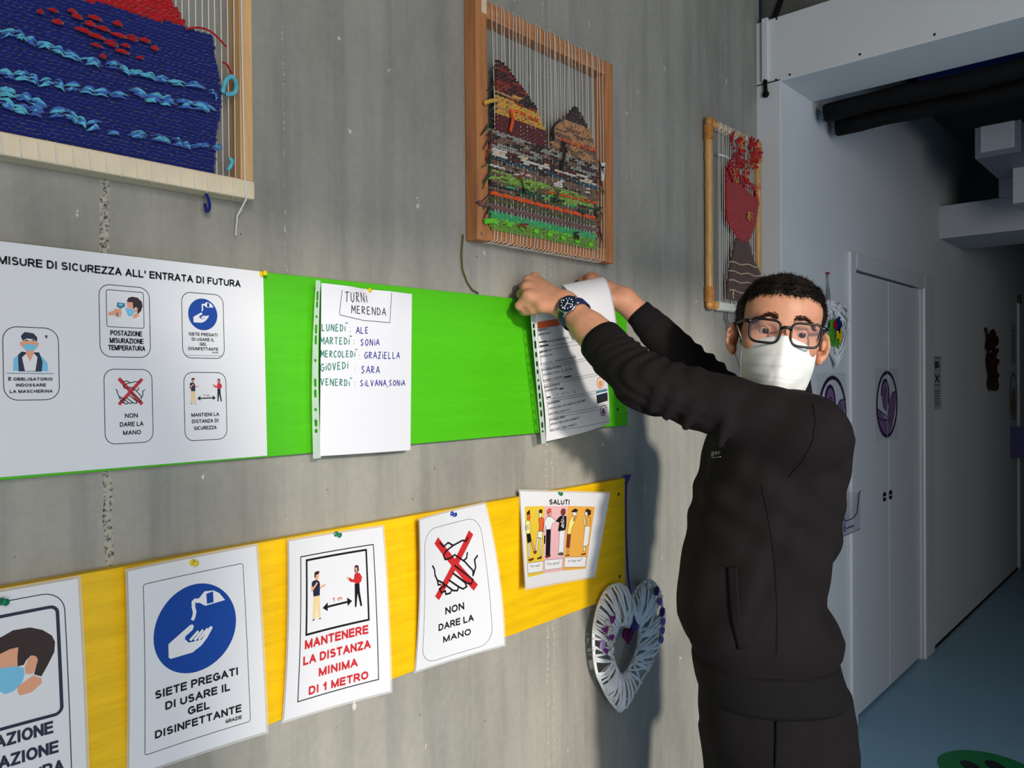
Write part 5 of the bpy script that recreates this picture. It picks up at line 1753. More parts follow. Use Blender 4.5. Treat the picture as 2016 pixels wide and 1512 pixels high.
# far signs and holder
f0 = cpt(1992, 720)
b = MB()
s = Sheet([(f0[0] - .02, -EO - .002, 1.80), (f0[0] + .14, -EO - .002, 1.80), (f0[0] + .14, -EO - .002, 1.50), (f0[0] - .02, -EO - .002, 1.50)], .16, .30, nu=2, nv=2)
s.paper(bpy.data.materials['grey_notice_paper'])
for k in range(6):
    s.sstroke([(.03, .05 + k * .036), (.12 - .02 * (k % 2), .05 + k * .036)], .010, I_GRY)
tag(s.build('wall_notice'), 'farther printed notice beside the casing at the dark end of the corridor', 'sign')
fc = cpt(1995, 781)
s = Sheet([(fc[0] - .17, -EO - .002, fc[2] + .19), (fc[0] + .17, -EO - .002, fc[2] + .19), (fc[0] + .17, -EO - .002, fc[2] - .19), (fc[0] - .17, -EO - .002, fc[2] - .19)], .34, .38, nu=2, nv=2)
s.paper(M_CLEAR)
s.sstroke([(.17 + .12 * math.cos(t), .19 + .16 * math.sin(t)) for t in np.linspace(0, 2 * math.pi, 41)[:-1]], .014, I_BLK, 2, True)
s.spoly([(.17 + .09 * math.cos(t), .23 + .10 * math.sin(t)) for t in np.linspace(0, 2 * math.pi, 31)[:-1]], shot((132, 122, 52), 'ink_olive'), 1)
tag(s.build('emblem_sign'), 'round olive emblem beside the casing at the far end of the corridor', 'sign')
g0 = cpt(1989, 900)
fh = thing('leaflet_holder', 'violet tinted leaflet holder on the wall at the far end of the corridor', 'leaflet holder', (g0[0] + .12, -EO - .04, g0[2]))
b = MB(); b.prism([(0, 0), (.24, 0), (.24, .10), (.12, .10), (.02, .22), (0, .22)], (g0[0], -EO - .10, g0[2]), (1, 0, 0), (0, 0, 1), (0, 1, 0), .099); b.build('pocket', mat('violet_acrylic', (84, 78, 124), 0.2, 0.5), fh, fixn=True)
b = MB(); b.box((g0[0] + .04, -EO - .06, g0[2] + .02), (g0[0] + .2, -EO - .03, g0[2] + .2)); b.build('leaflet_stack', M_PLAIN, fh)

# footprint sticker on the floor
fcn = zp(1948, 1520, 0.0)
s = Sheet([(fcn[0] - .2, fcn[1] + .2, .0016), (fcn[0] + .2, fcn[1] + .2, .0016), (fcn[0] + .2, fcn[1] - .2, .0016), (fcn[0] - .2, fcn[1] - .2, .0016)], .4, .4, nu=2, nv=2)
s.nrm = np.array([0, 0, 1.0])
s.spoly([(.2 + .165 * math.cos(t), .2 + .165 * math.sin(t)) for t in np.linspace(0, 2 * math.pi, 61)[:-1]], shot((22, 130, 70), 'sticker_green'), 1)
for sx in (-1, 1):
    d1, d2 = unit((.75, -.66)), unit((.66, .75))
    for (u, v, ru, rv) in ((.035, 0, .050, .030), (-.060, .004, .028, .024)):
        cc = np.array([.2, .2]) + d2 * sx * .045 + d1 * u
        s.spoly([cc + d1 * ru * math.cos(t) + d2 * rv * math.sin(t) for t in np.linspace(0, 2 * math.pi, 31)[:-1]], shot((14, 30, 34), 'sticker_black') if not bpy.data.materials.get('sticker_black') else bpy.data.materials['sticker_black'], 2)
tag(s.build('floor_sticker'), 'round green floor sticker with two dark footprints', 'floor sticker')
# ---------------------------------------------------------------- the person: distance-field body and clothes
def smin(a, b, k):
    h = np.clip(0.5 + 0.5 * (b - a) / k, 0, 1)
    return b + (a - b) * h - k * h * (1 - h)


def smax(a, b, k):
    return -smin(-a, -b, k)


def cap(p, a, b, ra, rb):
    a, b = np.array(a, float), np.array(b, float)
    ab = b - a
    t = np.clip(((p - a) @ ab) / (ab @ ab + 1e-12), 0, 1)
    return np.linalg.norm(p - a - t[:, None] * ab, axis=1) - (ra + (rb - ra) * t)


def ell(p, c, r, A=None):
    q = p - np.array(c, float)
    if A is not None:
        q = q @ np.array(A).T
    r = np.array(r, float)
    k0 = np.linalg.norm(q / r, axis=1)
    k1 = np.linalg.norm(q / (r * r), axis=1) + 1e-9
    return k0 * (k0 - 1.0) / k1


def chain(p, pts, rs, k=0.0):
    d = None
    for i in range(len(pts) - 1):
        e = cap(p, pts[i], pts[i + 1], rs[i], rs[i + 1])
        d = e if d is None else (smin(d, e, k) if k else np.minimum(d, e))
    return d


def surface(f, lo, hi, h):
    """polygonise f = 0 with surface nets on a sparse grid"""
    lo = np.array(lo, float)
    C4 = 4
    n = (np.ceil((np.array(hi) - lo) / (h * C4)).astype(int) + 1)
    ax = [lo[i] + np.arange(n[i]) * h * C4 for i in range(3)]
    G = np.stack(np.meshgrid(*ax, indexing='ij'), -1).reshape(-1, 3)
    Dc = np.concatenate([f(G[i:i + 200000]) for i in range(0, len(G), 200000)]).reshape(n)
    N_ = (n - 1) * C4 + 1
    near = np.abs(Dc) < h * C4 * 2.2
    V = np.empty(N_, np.float32)
    idx = [np.minimum((np.arange(N_[i]) + C4 // 2) // C4, n[i] - 1) for i in range(3)]
    V[:] = np.where(Dc < 0, -1.0, 1.0)[np.ix_(*idx)]
    m = near[np.ix_(*idx)]
    I = np.argwhere(m)
    P = lo + I * h
    val = np.concatenate([f(P[i:i + 200000]) for i in range(0, len(P), 200000)])
    V[I[:, 0], I[:, 1], I[:, 2]] = val
    del m, near
    s = V < 0
    c = [s[a:N_[0] - 1 + a, b:N_[1] - 1 + b, d:N_[2] - 1 + d] for a in (0, 1) for b in (0, 1) for d in (0, 1)]
    cnt = sum(q.astype(np.int8) for q in c)
    act = np.argwhere((cnt > 0) & (cnt < 8))
    acc = np.zeros((len(act), 3))
    num = np.zeros(len(act))
    offs = [(a, b, d) for a in (0, 1) for b in (0, 1) for d in (0, 1)]
    cv = {o: V[act[:, 0] + o[0], act[:, 1] + o[1], act[:, 2] + o[2]] for o in offs}
    for o in offs:
        for axis in range(3):
            if o[axis] == 0:
                o2 = list(o); o2[axis] = 1; o2 = tuple(o2)
                a, b = cv[o], cv[o2]
                x = (a < 0) != (b < 0)
                t = np.where(x, a / np.where(x, a - b, 1), 0)
                q = np.tile(np.array(o, float), (len(act), 1))
                q[:, axis] = t
                acc += q * x[:, None]
                num += x
    verts = lo + (act + acc / num[:, None]) * h
    ids = np.full(tuple(N_ - 1), -1, np.int32)
    ids[act[:, 0], act[:, 1], act[:, 2]] = np.arange(len(act))
    faces = []
    for axis in range(3):
        sl0 = [slice(None)] * 3; sl1 = [slice(None)] * 3
        sl0[axis] = slice(0, N_[axis] - 1); sl1[axis] = slice(1, N_[axis])
        x = s[tuple(sl0)] != s[tuple(sl1)]
        E = np.argwhere(x)
        u, v = (axis + 1) % 3, (axis + 2) % 3
        E = E[(E[:, u] > 0) & (E[:, v] > 0) & (E[:, u] < N_[u] - 1) & (E[:, v] < N_[v] - 1)]
        e = np.eye(3, dtype=int)
        q = [ids[tuple((E - d).T)] for d in (0 * e[u], e[u], e[u] + e[v], e[v])]
        inside = s[tuple(E.T)]
        F = np.stack(q, 1)
        F = np.where(inside[:, None], F, F[:, ::-1])
        faces.append(F[(F >= 0).all(1)])
    return verts, np.concatenate(faces)


def mesh_obj(name, V, F, mats, parent, relax=1):
    """mesh from arrays, lightly relaxed"""
    V = np.array(V, float)
    for _ in range(relax):
        acc = np.zeros_like(V); cn = np.zeros(len(V))
        for a, b in ((0, 1), (1, 2), (2, 3), (3, 0)):
            np.add.at(acc, F[:, a], V[F[:, b]]); np.add.at(cn, F[:, a], 1)
            np.add.at(acc, F[:, b], V[F[:, a]]); np.add.at(cn, F[:, b], 1)
        V = V * .5 + acc / np.maximum(cn, 1)[:, None] * .5
    off = np.zeros(3)
    p = parent
    while p is not None:
        off += np.array(p.location); p = p.parent
    me = bpy.data.meshes.new(name)
    me.from_pydata((V - off).tolist(), [], F.tolist())
    for m in (mats if isinstance(mats, (list, tuple)) else [mats]):
        me.materials.append(m)
    me.polygons.foreach_set('use_smooth', [True] * len(me.polygons))
    me.update()
    o = bpy.data.objects.new(name, me)
    COL.objects.link(o)
    if parent is not None:
        o.parent = parent
    return o


from mathutils.bvhtree import BVHTree


def bvh_of(V, F):
    return BVHTree.FromPolygons([tuple(v) for v in V], [tuple(f) for f in F])


def hit(bv, px, py, lift=0.0):
    d = unit(ray(px, py))
    loc, nr, i, dist = bv.ray_cast(Vector(CAM), Vector(d))
    if loc is None:
        loc, nr, i, dist = bv.find_nearest(Vector(ap(px, py, 1.5)))
    nr = np.array(nr)
    if nr @ d > 0:
        nr = -nr
    return np.array(loc) + nr * lift


RTh = unit((RT[0], RT[1], 0)); FWh = unit((FW[0], FW[1], 0)); UPW = np.array([0, 0, 1.0])
M_SKIN = N('skin')
_f = M_SKIN.noise(M_SKIN.mapping((1, 1, 1)), 38, 4, .6)
_s = lin((196, 141, 112))
M_SKIN.color(M_SKIN.ramp(_f, [(.3, tuple(v * .88 for v in _s)), (.5, _s), (.72, (_s[0] * 1.08, _s[1] * .98, _s[2] * .94))]))
M_SKIN.b.inputs['Roughness'].default_value = .5
M_SKIN.b.inputs['Specular IOR Level'].default_value = .35
M_SKIN.b.inputs['Subsurface Weight'].default_value = .08
M_SKIN.b.inputs['Subsurface Radius'].default_value = (.008, .003, .0015)
M_SKIN.bump(M_SKIN.noise(M_SKIN.mapping((1, 1, 1)), 420, 3, .6), .12, .001)
M_SKIN = M_SKIN.m
M_JERSEY = mat('black_sweatshirt_fabric', (29, 25, 26), 0.92, 0.1, var=0.12, vscale=14, bump=0.35, bscale=900)
M_RIB = N('black_rib_knit')
M_RIB.color(lin((21, 19, 20)))
M_RIB.b.inputs['Roughness'].default_value = .92
M_RIB.b.inputs['Specular IOR Level'].default_value = .15
M_RIB.bump(M_RIB.noise(M_RIB.mapping((1, 1, .05)), 420, 2), .5, .001)
M_RIB = M_RIB.m
M_TROU = mat('black_tracksuit_fabric', (24, 21, 23), 0.92, 0.15, var=0.10, vscale=10, bump=0.35, bscale=800)
M_HAIR = mat('dark_brown_hair', (27, 20, 16), 0.65, 0.25, var=0.3, vscale=120)
M_BROW = mat('brown_eyebrow_hair', (58, 40, 32), 0.7, 0.2)
M_MASKM = mat('white_face_mask_fabric', (226, 226, 222), 0.85, 0.2, var=0.02, vscale=30, bump=0.2, bscale=700)
M_FRAME = mat('black_glasses_frame', (9, 9, 10), 0.38, 0.35)
M_LENS = mat('spectacle_lens', (190, 170, 205), 0.03, 0.6, alpha=0.05)
M_STRAP = mat('navy_watch_strap', (26, 34, 84), 0.5, 0.4)
M_DIAL = mat('dark_blue_watch_dial', (18, 30, 56), 0.25, 0.5)
M_EYEW = mat('eye_white', (176, 164, 158), 0.2, 0.5)
M_IRIS = mat('brown_iris', (48, 26, 18), 0.1, 0.5)
M_SHOE = mat('dark_shoe', (30, 30, 34), 0.6, 0.3)

# joints (px, py, distance)
J = {k: ap(*v) for k, v in dict(
    shL=(1590, 853, 1.45), elL=(1268, 752, 1.53), wrL=(1112, 600, 1.69), cuL=(1180, 668, 1.62), seL=(1210, 701, 1.585),
    shR=(1468, 832, 1.70), elR=(1385, 745, 1.83), wrR=(1228, 590, 1.885), cuR=(1254, 612, 1.872), seR=(1290, 650, 1.86),
    neck=(1528, 800, 1.60), chest=(1522, 900, 1.585), waist=(1480, 1150, 1.58), hip=(1520, 1400, 1.58)).items()}
AXL = unit(J['shL'] - J['shR']); AXL[2] = 0; AXL = unit(AXL)        # right to left shoulder

# head frame: x to the image right, y up, z out of the face
HC_ = ap(1533, 655, 1.565)
_z0 = unit(CAM - HC_)
_y0 = UP * math.cos(math.radians(8)) + RT * math.sin(math.radians(8))
HZ = unit(_z0 + math.tan(math.radians(7)) * RT + .05 * UP)
HX = unit(np.cross(_y0, HZ)); HY = np.cross(HZ, HX)
HA = np.array([HX, HY, HZ])
hl = lambda x, y, z: HC_ + HX * x + HY * y + HZ * z


def head_sdf(p):
    q = (p - HC_) @ HA.T
    d = ell(q, (0, .024, -.018), (.0765, .079, .096))
    d = smin(d, ell(q, (0, .045, .03), (.066, .052, .055)), .03)
    d = smin(d, ell(q, (0, -.036, .014), (.063, .072, .068)), .03)
    d = smin(d, ell(q, (0, -.088, .032), (.042, .032, .042)), .03)
    d = smin(d, cap(q, (-.034, .017, .069), (.034, .017, .069), .012, .012), .014)
    for s in (-1, 1):
        d = smin(d, ell(q, (s * .042, -.028, .046), (.026, .02, .026)), .02)
        d = smax(d, -ell(q, (s * .0335, -.004, .089), (.019, .0115, .018)), .008)
        # lids over the eyeball
        e = np.linalg.norm(q - (s * .0335, -.004, .0655), axis=1) - .0138
        up = smax(e, .0020 - (q[:, 1] + .004) + .0, .002)
        lo = smax(e, (q[:, 1] + .004) + .0046, .002)
        d = smin(d, np.minimum(up, lo), .003)
        # ears
        t = s * math.radians(48)
        A = np.array([[math.cos(t), 0, math.sin(t)], [0, 1, 0], [-math.sin(t), 0, math.cos(t)]])
        c = (s * .0865, -.018, -.012)
        er = ell(q, c, (.019, .031, .0065), A)
        er = smin(er, ell(q, (s * .082, -.043, -.004), (.010, .012, .006), A), .008)
        er = smax(er, -ell(q, (c[0] - s * .002, c[1] + .002, c[2] + .0085), (.0105, .019, .0065), A), .004)
        er = smin(er, ell(q, (s * .086, -.015, -.004), (.0045, .011, .004), A), .004)
        d = smin(d, er, .006)
    d = smin(d, cap(q, (0, .004, .078), (0, -.040, .099), .0075, .0115), .012)
    for s in (-1, 1):
        d = smin(d, ell(q, (s * .011, -.044, .088), (.009, .008, .011)), .008)
    d = smin(d, cap(q, (-.018, -.070, .080), (.018, -.070, .080), .006, .006), .01)
    d = smin(d, cap(q, (-.015, -.080, .078), (.015, -.080, .078), .006, .006), .006)
    return d


def finger(p, pts, r0, r1):
    P = [ap(*q) for q in pts]
    rs = np.linspace(r0, r1, len(P))
    d = chain(p, P, rs, .004)
    for q, r in zip(P[1:-1], rs[1:-1]):
        d = smin(d, np.linalg.norm(p - q, axis=1) - r * 1.07, .003)
    return d


LH = dict(index=[(1040, 583, 1.690), (1023, 602, 1.703), (1031, 613, 1.722), (1043, 612, 1.738)], middle=[(1037, 566, 1.713), (1026, 579, 1.742), (1037, 591, 1.762), (1050, 592, 1.757)],
          ring=[(1040, 553, 1.734), (1031, 563, 1.766), (1043, 576, 1.780), (1055, 580, 1.770)], little=[(1052, 546, 1.750), (1042, 551, 1.780), (1051, 562, 1.788), (1062, 567, 1.778)])
RH = dict(index=[(1172, 563, 1.895), (1154, 574, 1.905), (1147, 590, 1.915), (1150, 604, 1.92)], middle=[(1164, 553, 1.91), (1148, 562, 1.925), (1142, 578, 1.94), (1146, 592, 1.94)],
          ring=[(1161, 547, 1.925), (1147, 552, 1.945), (1140, 566, 1.96), (1144, 580, 1.96)], little=[(1168, 545, 1.94), (1155, 547, 1.96), (1147, 557, 1.975), (1150, 568, 1.975)])


def hand_sdf(p, H, wr, thumb, r=.0125):
    d = None
    for k, rr in (('index', .0102), ('middle', .0104), ('ring', .0098), ('little', .0086)):
        m = ap(*H[k][0])
        e = cap(p, wr, m, .0185, rr * 1.22)
        d = e if d is None else smin(d, e, .016)
    for k, rr in (('index', .0102), ('middle', .0104), ('ring', .0098), ('little', .0086)):
        m = ap(*H[k][0])
        d = smin(d, np.linalg.norm(p - m, axis=1) - rr * 1.25, .006)
        d = smin(d, finger(p, H[k], rr * 1.05, rr * .78), .0035)
    T = [ap(*q) for q in thumb]
    i0, i1 = ap(*H['index'][0]), ap(*H['index'][1])
    d = smin(d, cap(p, T[1], i0, .0105, .010), .010)
    d = smin(d, cap(p, T[2], (i0 + i1) / 2, .0085, .0085), .008)
    d = smin(d, cap(p, T[0], T[1], .0165, .0125), .014)
    d = smin(d, chain(p, T[1:], [.0120, .0108, .0085], .004), .004)
    return d


THL = [(1088, 603, 1.678), (1068, 603, 1.680), (1050, 610, 1.693), (1034, 615, 1.708)]
THR = [(1212, 592, 1.872), (1194, 588, 1.868), (1176, 590, 1.878), (1162, 594, 1.890)]
hipL = J['hip'] + AXL * .075; hipR = J['hip'] - AXL * .075
footL = np.array([hipL[0], hipL[1], 0]) + AXL * .03; footR = np.array([hipR[0], hipR[1], 0]) - AXL * .02
FRONT = unit(np.cross(UPW, AXL))
if FRONT @ RTh > 0:
    FRONT = -FRONT
footL += FRONT * .02
kneeL = (hipL + footL) / 2 + FRONT * .02; kneeR = (hipR + footR) / 2 + FRONT * .015


def arm_muscle(p, a, b, ra, rb, k=.02):
    return smin(cap(p, a, b, ra, rb), ell(p, a * .68 + b * .32, (ra * 1.05,) * 3), k)


def body_sdf(p):
    d = head_sdf(p)
    d = smin(d, cap(p, hl(0, -.055, -.028), J['neck'], .050, .056), .03)
    t = smin(cap(p, J['shL'] * .9 + J['chest'] * .1, J['shR'] * .9 + J['chest'] * .1, .045, .045), cap(p, J['chest'], J['waist'], .088, .088), .06)
    t = smin(t, cap(p, J['waist'], J['hip'], .086, .080), .05)
    d = smin(d, t, .04)
    for a, b in ((hipL, kneeL), (hipR, kneeR)):
        d = smin(d, cap(p, a, b, .050, .042), .03)
    for a, b in ((kneeL, footL + (0, 0, .07)), (kneeR, footR + (0, 0, .07))):
        d = smin(d, cap(p, a, b, .044, .030), .02)
    for f in (footL, footR):
        d = smin(d, cap(p, f + (0, 0, .045) - FRONT * .02, f + (0, 0, .035) + FRONT * .13, .03, .025), .03)
    for s, H, T in (('L', LH, THL), ('R', RH, THR)):
        a = cap(p, J['sh' + s], J['el' + s], .046, .040)
        w = J['wr' + s]
        fo = smin(cap(p, J['el' + s], w, .040, .0290), cap(p, J['el' + s] * .7 + w * .3, J['el' + s] * .35 + w * .65, .042, .034), .02)
        a = smin(a, fo, .02)
        a = smin(a, hand_sdf(p, H, w, T), .014)
        d = smin(d, a, .03 if s == 'L' else .03)
    return d


allp = np.array(list(J.values()) + [footL, footR, hl(0, .12, 0)] + [ap(*q) for q in LH['index'] + RH['little'] + RH['index']])
lo_, hi_ = allp.min(0) - .16, allp.max(0) + .13
lo_[2] = -.01
bV, bF = surface(body_sdf, lo_, hi_, .0031)
person = thing('person', 'person in black sweatshirt, glasses and white face mask pinning sheets to the green board', 'person', (float(J['hip'][0]), float(J['hip'][1]), 0))
body = mesh_obj('body', bV, bF, M_SKIN, person, 1)
bBV = bvh_of(bV, bF)

# --- jacket
ROWS = [(776, 1500, 1585, .075), (800, 1462, 1622, .13), (830, 1425, 1650, .165), (860, 1404, 1662, .172), (900, 1390, 1659, .165), (960, 1373, 1653, .155), (1054, 1354, 1640, .150), (1119, 1344, 1624, .148), (1160, 1339, 1615, .146),
        (1183, 1337, 1614, .146), (1215, 1337, 1634, .150), (1245, 1346, 1650, .152), (1272, 1360, 1645, .148), (1292, 1370, 1634, .143), (1330, 1376, 1640, .142), (1356, 1379, 1648, .142)]


def loft(rows, t0=1.58):
    z, c, a, b = [], [], [], []
    for (y, l, r, bb) in rows:
        pc = ap((l + r) / 2, y, t0)
        z.append(pc[2]); c.append(pc[:2]); a.append((r - l) / 2 * t0 / FPX); b.append(bb)
    z, c, a, b = np.array(z)[::-1], np.array(c)[::-1], np.array(a)[::-1], np.array(b)[::-1]
    return z, c, a, b


def loft_sdf(p, L, n=2.35):
    z, c, a, b = L
    cx, cy = np.interp(p[:, 2], z, c[:, 0]), np.interp(p[:, 2], z, c[:, 1])
    aa, bb = np.interp(p[:, 2], z, a), np.interp(p[:, 2], z, b)
    q = p[:, :2] - np.stack([cx, cy], 1)
    u, w = np.abs(q @ RTh[:2]), np.abs(q @ FWh[:2])
    k = ((u / aa) ** n + (w / bb) ** n) ** (1 / n)
    d = (k - 1) * np.minimum(aa, bb)
    return np.maximum(d, np.maximum(p[:, 2] - z[-1], z[0] - p[:, 2]))


LJ = loft(ROWS)
Z_HEM = ap(1500, 1300, 1.58)[2]


def ridge(p, pts, r):
    return chain(p, [ap(*q) for q in pts], [r * .6] + [r] * (len(pts) - 2) + [r * .6])


def jacket_sdf(p):
    d = loft_sdf(p, LJ) + .003
    # soft folds of the cloth
    u, w, z = p @ RTh, p @ FWh, p[:, 2]
    fold = .0035 * np.sin(38 * z + 9 * np.sin(14 * u + 5 * w)) * np.sin(17 * u - 11 * z + 3) + .0025 * np.sin(60 * (u + .55 * z) + 4 * np.sin(16 * z))
    d = d + fold * np.clip((z - Z_HEM) * 12, 0, 1)
    # blousing above the waistband
    aL = smin(cap(p, J['shL'], J['elL'], .0690, .0525), cap(p, J['elL'], J['seL'], .0545, .0500), .02)
    ax = unit(J['elL'] - J['shL']); s = (p - J['shL']) @ ax
    aL = aL + .0032 * np.sin(150 * s + 24 * w + 14 * np.sin(25 * z)) * np.exp(-((s - .30) / .11) ** 2) + .002 * np.sin(70 * s + 40 * z) * np.exp(-((s - .12) / .1) ** 2)
    for pts, r in (([(1292, 728, 1.50), (1298, 770, 1.468), (1284, 806, 1.48)], .014), ([(1322, 742, 1.50), (1330, 785, 1.462), (1312, 820, 1.475)], .014), ([(1258, 724, 1.53), (1262, 762, 1.49), (1252, 786, 1.50)], .013),
                   ([(1362, 752, 1.50), (1368, 800, 1.455), (1350, 840, 1.465)], .013), ([(1420, 782, 1.47), (1432, 830, 1.435), (1418, 876, 1.445)], .012)):
        aL = smin(aL, ridge(p, pts, r), .014)
    aR = smin(cap(p, J['shR'], J['elR'], .070, .050), cap(p, J['elR'], J['seR'], .050, .0425), .02)
    ax2 = unit(J['seR'] - J['elR']); s2 = (p - J['elR']) @ ax2
    aR = aR + .004 * np.sin(190 * s2) * np.exp(-((s2 - .02) / .07) ** 2)
    for s_ in 'LR':
        ax3 = unit(J['cu' + s_] - J['el' + s_])
        pl = (p - (J['se' + s_] + ax3 * .013)) @ ax3
        if s_ == 'L':
            aL = smax(aL, pl, .006)
        else:
            aR = smax(aR, pl, .006)
    d = smin(d, aL, .03)
    d = smin(d, aR, .03)
    sh = cap(p, J['shL'], J['neck'] + (0, 0, -.02), .060, .066)
    sh = smin(sh, cap(p, J['shR'], J['neck'] + (0, 0, -.02), .058, .066), .04)
    d = smin(d, sh, .03)
    # crease under the near arm
    cr = chain(p, [ap(*q) for q in ((1424, 902, 1.44), (1486, 928, 1.40), (1552, 938, 1.385), (1592, 905, 1.38))], [.003, .004, .004, .002])
    d = smax(d, -cr, .006)
    # neck opening and open sleeve ends
    d = smax(d, -cap(p, J['neck'] + (0, 0, -.02), hl(0, -.06, -.026), .058, .064), .006)
    for s_ in 'LR':
        ax3 = unit(J['cu' + s_] - J['el' + s_])
        d = smax(d, -cap(p, J['se' + s_] - ax3 * .02, J['se' + s_] + ax3 * .05, .040, .042) if s_ == 'L' else -cap(p, J['se' + s_] - ax3 * .02, J['se' + s_] + ax3 * .05, .034, .034), .003)
    return smax(d, Z_HEM - .004 - p[:, 2], .004)


jp = np.array([J[k] for k in ('shL', 'elL', 'seL', 'shR', 'elR', 'seR', 'neck', 'waist')])
jV, jF = surface(jacket_sdf, np.r_[jp.min(0)[:2] - .24, Z_HEM - .03], np.r_[jp.max(0)[:2] + .24, J['neck'][2] + .27], .0042)
jacket = mesh_obj('jacket', jV, jF, M_JERSEY, person, 2)
jBV = bvh_of(jV, jF)


def ring_loft(mb, rows, n=72, mi=0, t0=1.58, wav=0.0):
    """open tube through photo rows (y, left, right, half depth)"""
    z, c, a, b = loft(rows, t0)
    V = []
    for k in range(len(z)):
        for i in range(n):
            th = 2 * math.pi * i / n
            e = 2 / 2.35
            cu = math.copysign(abs(math.cos(th)) ** e, math.cos(th)); su = math.copysign(abs(math.sin(th)) ** e, math.sin(th))
            w = 1 + wav * math.sin(i * 6.283 / 2)
            q = c[k] + RTh[:2] * cu * a[k] * w + FWh[:2] * su * b[k] * w
            V.append((q[0], q[1], z[k]))
    F = [(k * n + i, k * n + (i + 1) % n, (k + 1) * n + (i + 1) % n, (k + 1) * n + i) for k in range(len(z) - 1) for i in range(n)]
    mb.add(V, F, mi, True)


b = MB()
ring_loft(b, [(1284, 1374, 1630, .140), (1292, 1369, 1637, .1435), (1300, 1369, 1639, .144), (1315, 1371, 1643, .145), (1335, 1375, 1650, .146), (1350, 1379, 1654, .146), (1357, 1381, 1652, .145), (1353, 1388, 1645, .140)])
b.build('waistband', M_RIB, jacket, solid=.003)
for s_, r0, r1 in (('L', .0470, .0465), ('R', .0335, .0400)):
    b = MB()
    e0, e1 = J['cu' + s_], J['se' + s_]
    dd = unit(e1 - e0)
    b.tube([e0 + dd * .018, e0 + dd * .004, e0, e0 + dd * .004, e0 + dd * .02, e0 * .5 + e1 * .5, e1 + dd * .004, e1 + dd * .012],
           [r0 - .006, r0 - .004, r0 - .0015, r0, r0 + .001, (r0 + r1) / 2 + .0015, r1 + .001, r1 - .004], 40, 0, caps=False)
    b.build('cuff', M_RIB, jacket)


# stand-up collar
def collar_sdf(p):
    a, c = J['neck'] + (0, 0, -.035), hl(.004, -.085, -.035)
    ax = unit(c - a)
    s = (p - a) @ ax
    q = p - a - s[:, None] * ax
    r = np.linalg.norm(q, axis=1)
    R0 = .073 - .06 * np.clip(s, 0, .1)
    d = np.abs(r - R0) - .0035
    Fr = (q @ FRONT)
    top = np.linalg.norm(c - a) * 1.0 - .10 * np.clip(Fr, 0, .08) * 2.2
    return smax(smax(d, s - top, .004), -s, .004)


cV, cF = surface(collar_sdf, J['neck'] - .12, J['neck'] + .14, .003)
if len(cV):
    mesh_obj('collar', cV, cF, M_RIB, jacket, 2)

# seams, pocket and chest lettering, laid on the cloth
def on_line(bv, pts, n, lift):
    out = []
    for k in range(len(pts) - 1):
        for i in range(n):
            t = i / n
            out.append(hit(bv, pts[k][0] * (1 - t) + pts[k + 1][0] * t, pts[k][1] * (1 - t) + pts[k + 1][1] * t, lift))
    out.append(hit(bv, *pts[-1], lift))
    return out


b = MB()
b.tube(on_line(jBV, [(1500, 955), (1513, 1022), (1526, 1110), (1530, 1200), (1529, 1288)], 8, .0004), .0014, 6, 0)
b.build('side_seam', M_RIB, jacket)
b = MB()
b.tube(on_line(jBV, [(1601, 795), (1606, 830), (1600, 870), (1580, 908), (1553, 938)], 8, .0003), .0013, 6, 0)
b.build('armhole_seam', M_RIB, jacket)
b = MB()


def patch(bv, rows_, lift, nv=14):
    """rows_: list of (left px, right px) pairs from top to bottom"""
    def fn(u, v):
        f = v * (len(rows_) - 1); k = min(int(f), len(rows_) - 2); t = f - k
        l = np.array(rows_[k][0]) * (1 - t) + np.array(rows_[k + 1][0]) * t
        r = np.array(rows_[k][1]) * (1 - t) + np.array(rows_[k + 1][1]) * t
        q = l * (1 - u) + r * u
        return hit(bv, q[0], q[1], lift)
    b.grid(fn, 4, nv)


patch(jBV, [((1434, 1116), (1453, 1113)), ((1437, 1160), (1455, 1160)), ((1442, 1220), (1460, 1220)), ((1453, 1277), (1472, 1275))], .0035)
b.build('pocket_welt', M_RIB, jacket, solid=.003)
V, F = text_mesh('ger', 0)
V = V / V[:, 0].max()
b = MB()
asp = 1.0 / 0.62
b.add([hit(jBV, 1401 + x * 19, 896 - x * 1.5 - y * 19 * .95, .0012) for x, y in V], F)
b.tube(on_line(jBV, [(1402, 901.5), (1420, 899.5)], 6, .001), .0006, 5, 0)
b.build('chest_lettering', mat('white_chest_print', (176, 176, 178), 0.7, 0.3), jacket)

# --- trousers
LT = loft([(1320, 1386, 1632, .125), (1350, 1381, 1660, .136), (1400, 1382, 1669, .145), (1450, 1389, 1669, .150), (1512, 1404, 1667, .155), (1560, 1415, 1660, .156)])


def trousers_sdf(p):
    z = p[:, 2]
    u, w = p @ RTh, p @ FWh
    d = loft_sdf(p, LT)
    d = np.where(z < LT[0][0] + .001, np.maximum(d, .02), d)
    lg = chain(p, [hipL + (0, 0, -.04), kneeL, footL + (0, 0, .05)], [.112, .083, .066], .03)
    lr = chain(p, [hipR + (0, 0, -.04), kneeR, footR + (0, 0, .05)], [.112, .083, .066], .03)
    leg = np.minimum(lg, lr)
    leg = np.maximum(leg, z - (LT[0][0] + .10))
    d = smin(d, leg, .03)
    d = d + .0028 * np.sin(26 * z + 8 * np.sin(11 * u)) * np.sin(21 * w + 9 * z) + .002 * np.sin(95 * u + 3 * z) * np.clip((z - .70) * 8, 0, 1)
    d = smax(d, .035 - z, .004)
    return d


